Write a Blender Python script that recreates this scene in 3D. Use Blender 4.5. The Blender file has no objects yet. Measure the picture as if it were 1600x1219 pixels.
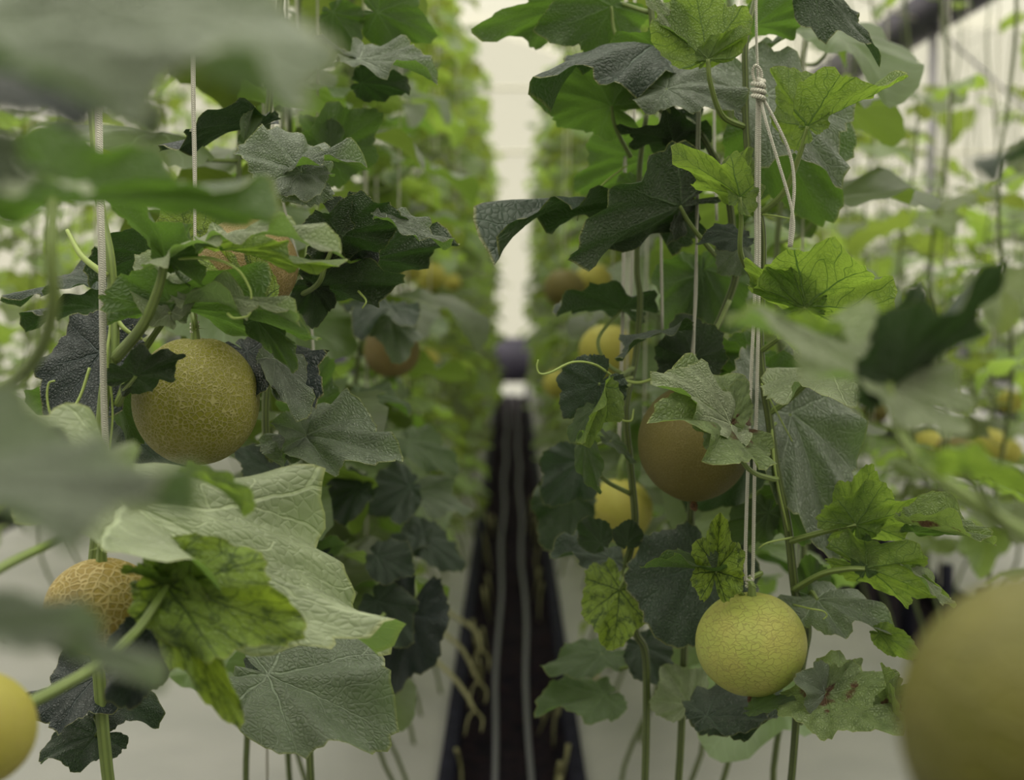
import bpy, math, random
import numpy as np
from mathutils import Vector, Matrix

# ------------------------------------------------------------------ camera, sky, exposure
SC = bpy.context.scene
COL = SC.collection
CAM_Z = 1.2
PITCH = math.atan(116 / 2222)
cd = bpy.data.cameras.new('camera')
cam = bpy.data.objects.new('camera', cd)
COL.objects.link(cam)
cam.location = (0, 0, CAM_Z)
cam.rotation_euler = (math.pi / 2 - PITCH, 0, 0)
cd.sensor_width = 36
cd.lens = 50
cd.shift_y = -50.5 / 1600
cd.clip_start = 0.05
cd.dof.use_dof = True
cd.dof.focus_distance = 1.58
cd.dof.aperture_fstop = 3.3
cd.dof.aperture_blades = 0
SC.camera = cam

SKY_STRENGTH = 1.0
world = bpy.data.worlds.new('overcast_sky')
SC.world = world
world.use_nodes = True
wn = world.node_tree.nodes
wl = world.node_tree.links
wn.clear()
tc = wn.new('ShaderNodeTexCoord')
sx = wn.new('ShaderNodeSeparateXYZ')
rp = wn.new('ShaderNodeValToRGB')
bg = wn.new('ShaderNodeBackground')
wo = wn.new('ShaderNodeOutputWorld')
wl.new(tc.outputs['Generated'], sx.inputs[0])
wl.new(sx.outputs['Z'], rp.inputs[0])
rp.color_ramp.elements[0].position = 0.0
rp.color_ramp.elements[0].color = (0.90, 0.865, 0.69, 1)
rp.color_ramp.elements[1].position = 1.0
rp.color_ramp.elements[1].color = (4.6, 4.5, 4.0, 1)
e = rp.color_ramp.elements.new(0.25)
e.color = (0.97, 0.935, 0.75, 1)
wl.new(rp.outputs[0], bg.inputs[0])
bg.inputs[1].default_value = SKY_STRENGTH
wl.new(bg.outputs[0], wo.inputs[0])

SC.view_settings.view_transform = 'Standard'
SC.view_settings.look = 'None'
SC.view_settings.exposure = -0.38
SC.view_settings.gamma = 1.0
SC.view_settings.use_curve_mapping = False
SC.cycles.max_bounces = 7
SC.cycles.transmission_bounces = 4
SC.cycles.diffuse_bounces = 4
SC.cycles.glossy_bounces = 3
SC.cycles.transparent_max_bounces = 6

FWD = Vector((0, math.cos(PITCH), -math.sin(PITCH)))
UPV = Vector((0, math.sin(PITCH), math.cos(PITCH)))
F = 2222.0


def P(px, py, d):
    return Vector((0, 0, CAM_Z)) + FWD * d + Vector((1, 0, 0)) * ((px - 800) / F * d) + UPV * ((559 - py) / F * d)


def proj(v):
    r = v - Vector((0, 0, CAM_Z))
    d = r.dot(FWD)
    if d < 0.05:
        return None
    return 800 + F * r.x / d, 559 - F * r.dot(UPV) / d, d


R = random.Random(7)

# ------------------------------------------------------------------ materials


class NT:
    def __init__(s, name):
        s.m = bpy.data.materials.new(name)
        s.m.use_nodes = True
        s.t = s.m.node_tree
        s.t.nodes.clear()

    def n(s, typ, **kw):
        nd = s.t.nodes.new(typ)
        for k, v in kw.items():
            if k.startswith('i_'):
                key = k[2:]
                nd.inputs[int(key) if key.isdigit() else key.replace('_', ' ')].default_value = v
            else:
                setattr(nd, k, v)
        return nd

    def l(s, a, b):
        s.t.links.new(a, b)

    def math(s, op, a, b=None, c=None):
        nd = s.t.nodes.new('ShaderNodeMath')
        nd.operation = op
        for i, v in enumerate((a, b, c)):
            if v is None:
                continue
            if isinstance(v, (int, float)):
                nd.inputs[i].default_value = v
            else:
                s.l(v, nd.inputs[i])
        return nd.outputs[0]

    def mix(s, fac, a, b, blend='MIX'):
        nd = s.t.nodes.new('ShaderNodeMix')
        nd.data_type = 'RGBA'
        nd.blend_type = blend
        for sock, v in ((nd.inputs[0], fac), (nd.inputs[6], a), (nd.inputs[7], b)):
            if isinstance(v, (int, float)):
                sock.default_value = v
            elif isinstance(v, tuple):
                sock.default_value = v if len(v) == 4 else (*v, 1)
            else:
                s.l(v, sock)
        return nd.outputs[2]

    def ramp(s, fac, lo, hi, a=0.0, b=1.0):
        nd = s.t.nodes.new('ShaderNodeMapRange')
        nd.interpolation_type = 'SMOOTHSTEP'
        nd.inputs[1].default_value = lo
        nd.inputs[2].default_value = hi
        nd.inputs[3].default_value = a
        nd.inputs[4].default_value = b
        s.l(fac, nd.inputs[0])
        return nd.outputs[0]

    def out(s, sh):
        o = s.t.nodes.new('ShaderNodeOutputMaterial')
        s.l(sh, o.inputs[0])
        return s.m


def plain(name, col, rough=0.6, noise=None, nscale=30, spec=0.4, metal=0.0, bump=0.0):
    t = NT(name)
    b = t.n('ShaderNodeBsdfPrincipled')
    b.inputs['Base Color'].default_value = (*col, 1)
    b.inputs['Roughness'].default_value = rough
    b.inputs['Specular IOR Level'].default_value = spec
    b.inputs['Metallic'].default_value = metal
    if noise or bump:
        co = t.n('ShaderNodeTexCoord')
        ns = t.n('ShaderNodeTexNoise', i_Scale=nscale, i_Detail=5.0)
        t.l(co.outputs['Object'], ns.inputs['Vector'])
        if noise:
            f = t.ramp(ns.outputs[0], 0.35, 0.7)
            t.l(t.mix(f, col, noise), b.inputs['Base Color'])
        if bump:
            bp = t.n('ShaderNodeBump', i_Strength=1.0, i_Distance=bump)
            t.l(ns.outputs[0], bp.inputs['Height'])
            t.l(bp.outputs[0], b.inputs['Normal'])
    return t.out(b.outputs[0])


def leaf_mat(name, top, under, trans, veindark=0.12, mottle=0.0, mottle_col=(0.02, 0.05, 0.01),
             brown=0.0, tfac=0.38, rough=0.42, vary=0.0, detail=True, rim=True):
    t = NT(name)
    uv = t.n('ShaderNodeUVMap')
    mp = t.n('ShaderNodeVectorMath', operation='ADD')
    oi = t.n('ShaderNodeObjectInfo')
    nz = t.n('ShaderNodeTexNoise', i_Scale=5.0, i_Detail=2.0)
    t.l(uv.outputs[0], nz.inputs['Vector'])
    sub = t.n('ShaderNodeVectorMath', operation='SUBTRACT')
    t.l(nz.outputs['Color'], sub.inputs[0])
    sub.inputs[1].default_value = (0.5, 0.5, 0.5)
    sc = t.n('ShaderNodeVectorMath', operation='SCALE')
    sc.inputs[3].default_value = 0.07
    t.l(sub.outputs[0], sc.inputs[0])
    t.l(uv.outputs[0], mp.inputs[0])
    t.l(sc.outputs[0], mp.inputs[1])
    sp = t.n('ShaderNodeSeparateXYZ')
    t.l(mp.outputs[0], sp.inputs[0])
    x, y = sp.outputs[0], sp.outputs[1]
    r = t.math('SQRT', t.math('ADD', t.math('MULTIPLY', x, x), t.math('MULTIPLY', y, y)))
    th = t.math('ABSOLUTE', t.math('ARCTAN2', x, y))
    step = 0.84
    a = t.math('PINGPONG', th, step / 2)
    d = t.math('MULTIPLY', r, t.math('SINE', a))
    al = t.math('MULTIPLY', r, t.math('COSINE', a))
    wv = t.math('MAXIMUM', t.math('SUBTRACT', 0.014, t.math('MULTIPLY', r, 0.011)), 0.003)
    main = t.ramp(t.math('DIVIDE', d, wv), 0.5, 1.3, 1.0, 0.0)
    s = t.math('SUBTRACT', t.math('MULTIPLY', al, 6.0), t.math('MULTIPLY', d, 6.5))
    sjn = t.n('ShaderNodeTexNoise', i_Scale=2.2, i_Detail=1.0)
    t.l(uv.outputs[0], sjn.inputs['Vector'])
    s = t.math('ADD', s, t.math('MULTIPLY', sjn.outputs[0], 3.0))
    sec = t.ramp(t.math('PINGPONG', s, 0.5), 0.018, 0.055, 1.0, 0.0)
    vein = t.math('MAXIMUM', main, t.math('MULTIPLY', sec, 0.7))
    if detail:
        vo = t.n('ShaderNodeTexVoronoi', feature='DISTANCE_TO_EDGE', i_Scale=26.0)
        t.l(mp.outputs[0], vo.inputs['Vector'])
        ter = t.ramp(vo.outputs[0], 0.0, 0.07, 1.0, 0.0)
        vein = t.math('MAXIMUM', vein, t.math('MULTIPLY', ter, 0.30))
        blister = t.ramp(vo.outputs[0], 0.0, 0.35)
    n2 = t.n('ShaderNodeTexNoise', i_Scale=3.5, i_Detail=4.0)
    t.l(uv.outputs[0], n2.inputs['Vector'])
    vv = t.n('ShaderNodeVectorMath', operation='ADD')
    t.l(uv.outputs[0], vv.inputs[0])
    cmb = t.n('ShaderNodeCombineXYZ')
    t.l(t.math('MULTIPLY', oi.outputs['Random'], 37.0), cmb.inputs[0])
    t.l(cmb.outputs[0], vv.inputs[1])
    t.l(vv.outputs[0], n2.inputs['Vector'])
    var = t.ramp(n2.outputs[0], 0.3, 0.75)
    c_top = t.mix(t.math('MULTIPLY', var, 0.7), top, tuple(c * 0.5 for c in top))
    c_top = t.mix(t.math('MULTIPLY', vein, 0.5), c_top, tuple(min(1, c * 1.9 + .01) for c in top))
    c_un = t.mix(t.math('MULTIPLY', vein, 0.8), under, tuple(min(1, c * 2.0 + .012) for c in under))
    c_tr = t.mix(t.math('MULTIPLY', vein, veindark), trans, (trans[0] * 0.12, trans[1] * 0.22, trans[2] * 0.25))
    if mottle:
        n3 = t.n('ShaderNodeTexNoise', i_Scale=7.0, i_Detail=5.0)
        t.l(vv.outputs[0], n3.inputs['Vector'])
        mk = t.ramp(t.math('ADD', n3.outputs[0], t.math('MULTIPLY', vein, 0.36)), 0.50, 0.72, 0.0, mottle)
        c_top = t.mix(mk, c_top, mottle_col)
        c_un = t.mix(mk, c_un, mottle_col)
        c_tr = t.mix(mk, c_tr, mottle_col)
    if vary:
        hs = t.math('ADD', 1.0 - vary, t.math('MULTIPLY', oi.outputs['Random'], 2 * vary))
        outc = []
        for c in (c_top, c_un, c_tr):
            h = t.n('ShaderNodeHueSaturation')
            t.l(hs, h.inputs['Value'])
            t.l(t.math('ADD', 0.485, t.math('MULTIPLY', oi.outputs['Random'], 0.025)), h.inputs['Hue'])
            t.l(c, h.inputs['Color'])
            outc.append(h.outputs[0])
        c_top, c_un, c_tr = outc
    if brown:
        n4 = t.n('ShaderNodeTexNoise', i_Scale=2.6, i_Detail=5.0)
        t.l(vv.outputs[0], n4.inputs['Vector'])
        bm = t.ramp(t.math('ADD', n4.outputs[0], t.math('MULTIPLY', t.math('SUBTRACT', 0.55, r), brown)), 0.62, 0.70)
        bc = (0.11, 0.06, 0.03)
        c_top = t.mix(bm, c_top, bc)
        c_un = t.mix(bm, c_un, bc)
        c_tr = t.mix(bm, c_tr, (0.06, 0.03, 0.01))
    if rim:
        at = t.n('ShaderNodeAttribute', attribute_name='edge')
        ed = t.ramp(at.outputs['Fac'], 0.972, 1.0, 0.0, 0.55)
        c_top = t.mix(ed, c_top, (0.32, 0.33, 0.10))
        c_un = t.mix(ed, c_un, (0.32, 0.33, 0.10))
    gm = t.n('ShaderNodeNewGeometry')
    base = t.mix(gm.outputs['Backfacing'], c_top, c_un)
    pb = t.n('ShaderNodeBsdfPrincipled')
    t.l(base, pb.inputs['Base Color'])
    pb.inputs['Roughness'].default_value = rough
    pb.inputs['Specular IOR Level'].default_value = 0.6
    tl = t.n('ShaderNodeBsdfTranslucent')
    t.l(c_tr, tl.inputs[0])
    if detail:
        hgt = t.math('SUBTRACT', t.math('MULTIPLY', blister, 0.35), t.math('MULTIPLY', vein, 0.9))
        bp = t.n('ShaderNodeBump', i_Strength=0.9, i_Distance=0.0019)
        t.l(hgt, bp.inputs['Height'])
        t.l(bp.outputs[0], pb.inputs['Normal'])
    ms = t.n('ShaderNodeMixShader')
    ms.inputs[0].default_value = tfac
    t.l(pb.outputs[0], ms.inputs[1])
    t.l(tl.outputs[0], ms.inputs[2])
    return t.out(ms.outputs[0])


def stem_mat(name, a, b):
    t = NT(name)
    co = t.n('ShaderNodeTexCoord')
    ns = t.n('ShaderNodeTexNoise', i_Scale=40.0, i_Detail=3.0)
    t.l(co.outputs['Object'], ns.inputs['Vector'])
    uv = t.n('ShaderNodeUVMap')
    sp = t.n('ShaderNodeSeparateXYZ')
    t.l(uv.outputs[0], sp.inputs[0])
    st = t.ramp(t.math('PINGPONG', t.math('MULTIPLY', sp.outputs[0], 6.0), 0.5), 0.1, 0.4)
    c = t.mix(st, b, a)
    c = t.mix(t.math('MULTIPLY', ns.outputs[0], 0.4), c, tuple(v * 0.5 for v in a))
    p = t.n('ShaderNodeBsdfPrincipled')
    t.l(c, p.inputs['Base Color'])
    p.inputs['Roughness'].default_value = 0.45
    bp = t.n('ShaderNodeBump', i_Strength=0.6, i_Distance=0.0008)
    t.l(st, bp.inputs['Height'])
    t.l(bp.outputs[0], p.inputs['Normal'])
    return t.out(p.outputs[0])


def melon_mat(name, skin, skin2, net, cell=150.0, width=0.10, warp=0.35, stretch=(1, 1, 1), netfac=1.0, bump=0.0012,
              shade2=(0.2, 0.2, 0.05)):
    t = NT(name)
    co = t.n('ShaderNodeTexCoord')
    nz = t.n('ShaderNodeTexNoise', i_Scale=70.0, i_Detail=2.0)
    t.l(co.outputs['Object'], nz.inputs['Vector'])
    sub = t.n('ShaderNodeVectorMath', operation='SUBTRACT')
    t.l(nz.outputs['Color'], sub.inputs[0])
    sub.inputs[1].default_value = (.5, .5, .5)
    sc = t.n('ShaderNodeVectorMath', operation='SCALE')
    sc.inputs[3].default_value = warp * 0.02
    t.l(sub.outputs[0], sc.inputs[0])
    ad = t.n('ShaderNodeVectorMath', operation='ADD')
    t.l(co.outputs['Object'], ad.inputs[0])
    t.l(sc.outputs[0], ad.inputs[1])
    mu = t.n('ShaderNodeVectorMath', operation='MULTIPLY')
    t.l(ad.outputs[0], mu.inputs[0])
    mu.inputs[1].default_value = stretch
    vo = t.n('ShaderNodeTexVoronoi', feature='DISTANCE_TO_EDGE', i_Scale=cell)
    t.l(mu.outputs[0], vo.inputs['Vector'])
    vo2 = t.n('ShaderNodeTexVoronoi', feature='DISTANCE_TO_EDGE', i_Scale=cell * 1.9)
    t.l(mu.outputs[0], vo2.inputs['Vector'])
    l1 = t.ramp(vo.outputs[0], width * 0.35, width, 1.0, 0.0)
    l2 = t.ramp(vo2.outputs[0], width * 0.2, width * 0.9, 0.6, 0.0)
    n2 = t.n('ShaderNodeTexNoise', i_Scale=22.0, i_Detail=3.0)
    t.l(co.outputs['Object'], n2.inputs['Vector'])
    patch = t.ramp(n2.outputs[0], 0.4, 0.62)
    nf = t.math('MULTIPLY', t.math('MAXIMUM', l1, t.math('MULTIPLY', l2, patch)), netfac)
    c = t.mix(t.ramp(n2.outputs[0], 0.3, 0.7), skin, skin2)
    c = t.mix(nf, c, net)
    p = t.n('ShaderNodeBsdfPrincipled')
    t.l(c, p.inputs['Base Color'])
    p.inputs['Roughness'].default_value = 0.55
    p.inputs['Specular IOR Level'].default_value = 0.35
    bp = t.n('ShaderNodeBump', i_Strength=1.0, i_Distance=bump)
    t.l(nf, bp.inputs['Height'])
    t.l(bp.outputs[0], p.inputs['Normal'])
    return t.out(p.outputs[0])


def cord_mat(name, col):
    t = NT(name)
    uv = t.n('ShaderNodeUVMap')
    sp = t.n('ShaderNodeSeparateXYZ')
    t.l(uv.outputs[0], sp.inputs[0])
    s = t.math('ADD', t.math('MULTIPLY', sp.outputs[1], 420.0), t.math('MULTIPLY', sp.outputs[0], 2.0))
    w = t.ramp(t.math('PINGPONG', s, 0.5), 0.0, 0.4)
    p = t.n('ShaderNodeBsdfPrincipled')
    t.l(t.mix(w, tuple(c * 0.6 for c in col), col), p.inputs['Base Color'])
    p.inputs['Roughness'].default_value = 0.8
    bp = t.n('ShaderNodeBump', i_Strength=1.0, i_Distance=0.0008)
    t.l(w, bp.inputs['Height'])
    t.l(bp.outputs[0], p.inputs['Normal'])
    return t.out(p.outputs[0])


def film_mat(name):
    t = NT(name)
    tr = t.n('ShaderNodeBsdfTransparent')
    tr.inputs[0].default_value = (1, 0.99, 0.96, 1)
    tl = t.n('ShaderNodeBsdfTranslucent')
    co = t.n('ShaderNodeTexCoord')
    ns = t.n('ShaderNodeTexNoise', i_Scale=1.5, i_Detail=3.0)
    t.l(co.outputs['Object'], ns.inputs['Vector'])
    t.l(t.mix(ns.outputs[0], (0.9, 0.88, 0.78), (0.8, 0.78, 0.68)), tl.inputs[0])
    df = t.n('ShaderNodeBsdfDiffuse')
    df.inputs[0].default_value = (0.8, 0.78, 0.68, 1)
    m1 = t.n('ShaderNodeMixShader')
    m1.inputs[0].default_value = 0.35
    t.l(tl.outputs[0], m1.inputs[1])
    t.l(df.outputs[0], m1.inputs[2])
    m2 = t.n('ShaderNodeMixShader')
    m2.inputs[0].default_value = 0.30
    t.l(tr.outputs[0], m2.inputs[1])
    t.l(m1.outputs[0], m2.inputs[2])
    return t.out(m2.outputs[0])


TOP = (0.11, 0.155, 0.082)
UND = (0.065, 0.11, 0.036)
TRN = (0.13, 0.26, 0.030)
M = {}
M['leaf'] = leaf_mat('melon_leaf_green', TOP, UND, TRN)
M['pale'] = leaf_mat('melon_leaf_pale_lit', (0.36, 0.41, 0.27), (0.17, 0.25, 0.10), (0.22, 0.38, 0.06), tfac=0.3)  # upper side lightened: light from above put into the leaf colour
M['grey'] = leaf_mat('melon_leaf_grey_sheen', (0.20, 0.235, 0.185), (0.10, 0.16, 0.07), (0.16, 0.30, 0.04), tfac=0.3, rough=0.36)  # grey-green upper side, with reflected sky sheen put into the colour
M['sky_sheen'] = leaf_mat('melon_leaf_sky_sheen', (0.37, 0.42, 0.34), (0.10, 0.16, 0.07), (0.12, 0.22, 0.04), tfac=0.2, rough=0.36)  # near leaves: sky reflection painted in as a still lighter upper side
M['dark'] = leaf_mat('melon_leaf_shadowed', (0.04, 0.064, 0.044), (0.026, 0.046, 0.018), (0.04, 0.10, 0.013), tfac=0.25)  # darker copy of the leaf green, shade put into its colour
M['night'] = leaf_mat('melon_leaf_shaded_blue', (0.022, 0.034, 0.036), (0.018, 0.03, 0.02), (0.02, 0.05, 0.01), tfac=0.2)  # deepest shade tone, navy of the shadows mixed into the leaf colour
M['young'] = leaf_mat('melon_leaf_young', (0.15, 0.215, 0.065), (0.15, 0.22, 0.06), (0.30, 0.46, 0.05), veindark=1.0, mottle=0.4,
                      mottle_col=(0.06, 0.14, 0.015), tfac=0.5)
M['mottled'] = leaf_mat('melon_leaf_mottled', (0.20, 0.30, 0.045), (0.18, 0.26, 0.05), (0.36, 0.50, 0.04), veindark=0.9, mottle=0.85,
                        mottle_col=(0.03, 0.065, 0.012), tfac=0.42)
M['browned'] = leaf_mat('melon_leaf_browned', (0.20, 0.26, 0.12), (0.16, 0.21, 0.08), (0.22, 0.34, 0.05), brown=0.30, mottle=0.3)
M['fill'] = leaf_mat('melon_leaf_row', (0.135, 0.18, 0.10), (0.06, 0.10, 0.03), (0.20, 0.32, 0.042), vary=0.42, detail=False, rim=False, tfac=0.45)
M['far'] = leaf_mat('melon_leaf_far_row', (0.18, 0.235, 0.12), (0.075, 0.12, 0.035), (0.34, 0.47, 0.07), vary=0.45, detail=False, rim=False, tfac=0.5)
M['stem'] = stem_mat('vine_stem_dark', (0.045, 0.065, 0.018), (0.16, 0.21, 0.06))
M['petiole'] = stem_mat('petiole_green', (0.15, 0.21, 0.055), (0.24, 0.32, 0.09))
M['root'] = stem_mat('bare_stem_pale', (0.22, 0.22, 0.09), (0.30, 0.28, 0.14))
M['tendril'] = plain('tendril_green', (0.28, 0.36, 0.10), 0.5)
M['bud'] = plain('dried_flower', (0.16, 0.08, 0.035), 0.8, (0.05, 0.025, 0.015), 300, bump=0.002)
M['cord'] = cord_mat('white_cord', (0.72, 0.70, 0.62))
M['film'] = film_mat('greenhouse_film')
M['sheet'] = plain('white_ground_sheet', (0.28, 0.275, 0.27), 0.55, (0.24, 0.24, 0.235), 3, bump=0.004)
M['liner'] = plain('black_trench_liner', (0.006, 0.006, 0.014), 0.8, (0.012, 0.012, 0.024), 12, spec=0.15)
M['soil'] = plain('dark_soil', (0.006, 0.005, 0.010), 0.95, (0.018, 0.010, 0.014), 26, bump=0.02, spec=0.1)  # near-black soil, navy tint of the shadows put into its colour
M['hose'] = plain('grey_drip_hose', (0.10, 0.10, 0.12), 0.5)
M['steel'] = plain('galvanised_pipe', (0.30, 0.29, 0.32), 0.45, (0.24, 0.23, 0.27), 8, metal=0.3)
M['gutter'] = plain('dark_gutter_steel', (0.05, 0.045, 0.075), 0.5, (0.07, 0.06, 0.1), 5, metal=0.2)
M['whitepipe'] = plain('pale_purlin', (0.62, 0.60, 0.50), 0.5)
M['wire'] = plain('support_wire', (0.35, 0.34, 0.33), 0.4, metal=0.6)
M['m_left'] = melon_mat('netted_rind_olive', (0.185, 0.185, 0.018), (0.25, 0.24, 0.024), (0.33, 0.305, 0.12), cell=200, width=0.14, warp=0.35)
M['m_brown'] = melon_mat('netted_rind_tan', (0.20, 0.15, 0.045), (0.22, 0.17, 0.05), (0.28, 0.21, 0.09), cell=240, width=0.15)
M['m_low'] = melon_mat('netted_rind_gold', (0.25, 0.17, 0.03), (0.32, 0.24, 0.04), (0.46, 0.36, 0.15), cell=120, width=0.15)
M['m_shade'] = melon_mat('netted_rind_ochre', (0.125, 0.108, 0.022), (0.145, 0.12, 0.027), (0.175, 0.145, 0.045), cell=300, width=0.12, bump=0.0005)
M['m_right'] = melon_mat('netted_rind_lime', (0.34, 0.38, 0.085), (0.40, 0.39, 0.10), (0.25, 0.235, 0.075), cell=85, width=0.05, warp=0.7,
                         stretch=(1.0, 1.0, 2.4), netfac=0.62, bump=0.0005)
M['m_yellow'] = melon_mat('smooth_rind_yellow', (0.38, 0.36, 0.06), (0.42, 0.38, 0.07), (0.40, 0.33, 0.10), cell=180, width=0.08, netfac=0.5)
M['m_front'] = melon_mat('front_rind_olive', (0.095, 0.093, 0.014), (0.125, 0.118, 0.017), (0.115, 0.105, 0.022), cell=50, width=0.1, netfac=0.5)

# ------------------------------------------------------------------ mesh helpers


def mesh_from(name, V, Fc, mats, uvs=None, midx=None, edge=None, smooth=True):
    me = bpy.data.meshes.new(name)
    V = np.asarray(V, dtype=np.float32)
    Fc = list(Fc)
    counts = np.array([len(f) for f in Fc], dtype=np.int32)
    loops = np.concatenate([np.asarray(f, dtype=np.int32) for f in Fc]) if Fc else np.zeros(0, np.int32)
    me.vertices.add(len(V))
    me.vertices.foreach_set('co', V.ravel())
    me.loops.add(len(loops))
    me.loops.foreach_set('vertex_index', loops)
    me.polygons.add(len(Fc))
    starts = np.concatenate([[0], np.cumsum(counts)[:-1]]).astype(np.int32)
    me.polygons.foreach_set('loop_start', starts)
    me.polygons.foreach_set('loop_total', counts)
    if smooth:
        me.polygons.foreach_set('use_smooth', np.ones(len(Fc), dtype=bool))
    if midx is not None:
        me.polygons.foreach_set('material_index', np.asarray(midx, dtype=np.int32))
    if uvs is not None:
        ul = me.uv_layers.new(name='UVMap')
        ul.data.foreach_set('uv', np.asarray(uvs, dtype=np.float32)[loops].ravel())
    if edge is not None:
        at = me.attributes.new('edge', 'FLOAT', 'POINT')
        at.data.foreach_set('value', np.asarray(edge, dtype=np.float32))
    for m in (mats if isinstance(mats, (list, tuple)) else [mats]):
        me.materials.append(m)
    me.update(calc_edges=True)
    return me


def link(name, me, parent=None, mat=None):
    o = bpy.data.objects.new(name, me)
    COL.objects.link(o)
    if parent:
        o.parent = parent
    if mat is not None:
        o.matrix_basis = mat
    return o


def empty(name, loc, label, cat, group=None):
    o = bpy.data.objects.new(name, None)
    COL.objects.link(o)
    o.location = loc
    o.empty_display_size = 0.05
    tag(o, label, cat, group)
    return o


def tag(o, label, cat, group=None):
    o['label'] = label
    o['category'] = cat
    if group:
        o['group'] = group
    return o


def struct(o):
    o['kind'] = 'structure'
    return o


def smooth_path(pts, n=8):
    pts = [Vector(p) for p in pts]
    if len(pts) < 3:
        return [pts[0].lerp(pts[-1], i / n) for i in range(n + 1)]
    out = []
    ext = [pts[0] * 2 - pts[1]] + pts + [pts[-1] * 2 - pts[-2]]
    for i in range(1, len(ext) - 2):
        p0, p1, p2, p3 = ext[i - 1:i + 3]
        for k in range(n):
            u = k / n
            out.append(0.5 * ((2 * p1) + (p2 - p0) * u + (2 * p0 - 5 * p1 + 4 * p2 - p3) * u * u + (3 * p1 - p0 - 3 * p2 + p3) * u ** 3))
    out.append(pts[-1])
    return out


def tube_data(path, rad, sides=8, base=0):
    n = len(path)
    if isinstance(rad, (int, float)):
        rad = [rad] * n
    else:
        rad = list(np.interp(np.linspace(0, 1, n), np.linspace(0, 1, len(rad)), rad))
    V, U, Fc = [], [], []
    up = None
    L = 0
    for i, p in enumerate(path):
        t = (path[min(i + 1, n - 1)] - path[max(i - 1, 0)])
        if t.length < 1e-9:
            t = Vector((0, 0, 1))
        t.normalize()
        if up is None:
            up = t.orthogonal().normalized()
        up = (up - t * up.dot(t))
        up = up.normalized() if up.length > 1e-6 else t.orthogonal().normalized()
        b = t.cross(up)
        if i:
            L += (p - path[i - 1]).length
        for k in range(sides):
            a = 2 * math.pi * k / sides
            V.append(p + (up * math.cos(a) + b * math.sin(a)) * rad[i])
            U.append((k / sides, L))
    for i in range(n - 1):
        for k in range(sides):
            k2 = (k + 1) % sides
            Fc.append((base + i * sides + k, base + i * sides + k2, base + (i + 1) * sides + k2, base + (i + 1) * sides + k))
    Fc.append(tuple(base + k for k in reversed(range(sides))))
    Fc.append(tuple(base + (n - 1) * sides + k for k in range(sides)))
    return V, U, Fc


def tube(name, pts, rad, mat, parent=None, sides=8, n=8, raw=False):
    path = [Vector(p) for p in pts] if raw else smooth_path(pts, n)
    org = parent.location.copy() if parent is not None and parent.type == 'EMPTY' else None
    o0 = org if org is not None else path[0].copy()
    V, U, Fc = tube_data([p - o0 for p in path], rad, sides)
    o = link(name, mesh_from(name, V, Fc, mat, U))
    if parent is not None and org is not None:
        o.parent = parent
    elif parent is not None:
        o.parent = parent
    else:
        o.location = o0
    return o


def multi_tube(name, tubes, mat, parent=None, sides=6, n=6):
    V, U, Fc = [], [], []
    if parent is not None:
        o0 = parent.location.copy()
    else:
        o0 = Vector(tubes[0][0][0])
    for pts, rad in tubes:
        path = smooth_path([Vector(p) - o0 for p in pts], n)
        v, u, f = tube_data(path, rad, sides, len(V))
        V += v
        U += u
        Fc += f
    o = link(name, mesh_from(name, V, Fc, mat, U), parent)
    if parent is None:
        o.location = o0
    return o


def box(name, lo, hi, mat, parent=None):
    x0, y0, z0 = lo
    x1, y1, z1 = hi
    V = [(x0, y0, z0), (x1, y0, z0), (x1, y1, z0), (x0, y1, z0), (x0, y0, z1), (x1, y0, z1), (x1, y1, z1), (x0, y1, z1)]
    Fc = [(3, 2, 1, 0), (4, 5, 6, 7), (0, 1, 5, 4), (1, 2, 6, 5), (2, 3, 7, 6), (3, 0, 4, 7)]
    return link(name, mesh_from(name, V, Fc, mat, smooth=False), parent)


# ------------------------------------------------------------------ leaf blade
TAB_T = np.radians([0, 9, 20, 31, 40, 50, 60, 72, 84, 97, 108, 120, 134, 146, 157, 166, 174, 180])
TAB_R = np.array([1.0, .96, .84, .70, .74, .83, .80, .67, .60, .68, .70, .60, .56, .56, .50, .38, .18, .05])
TAB_S = np.array([1.0, .99, .95, .90, .87, .85, .82, .78, .74, .71, .69, .66, .62, .58, .52, .40, .18, .05])


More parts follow.
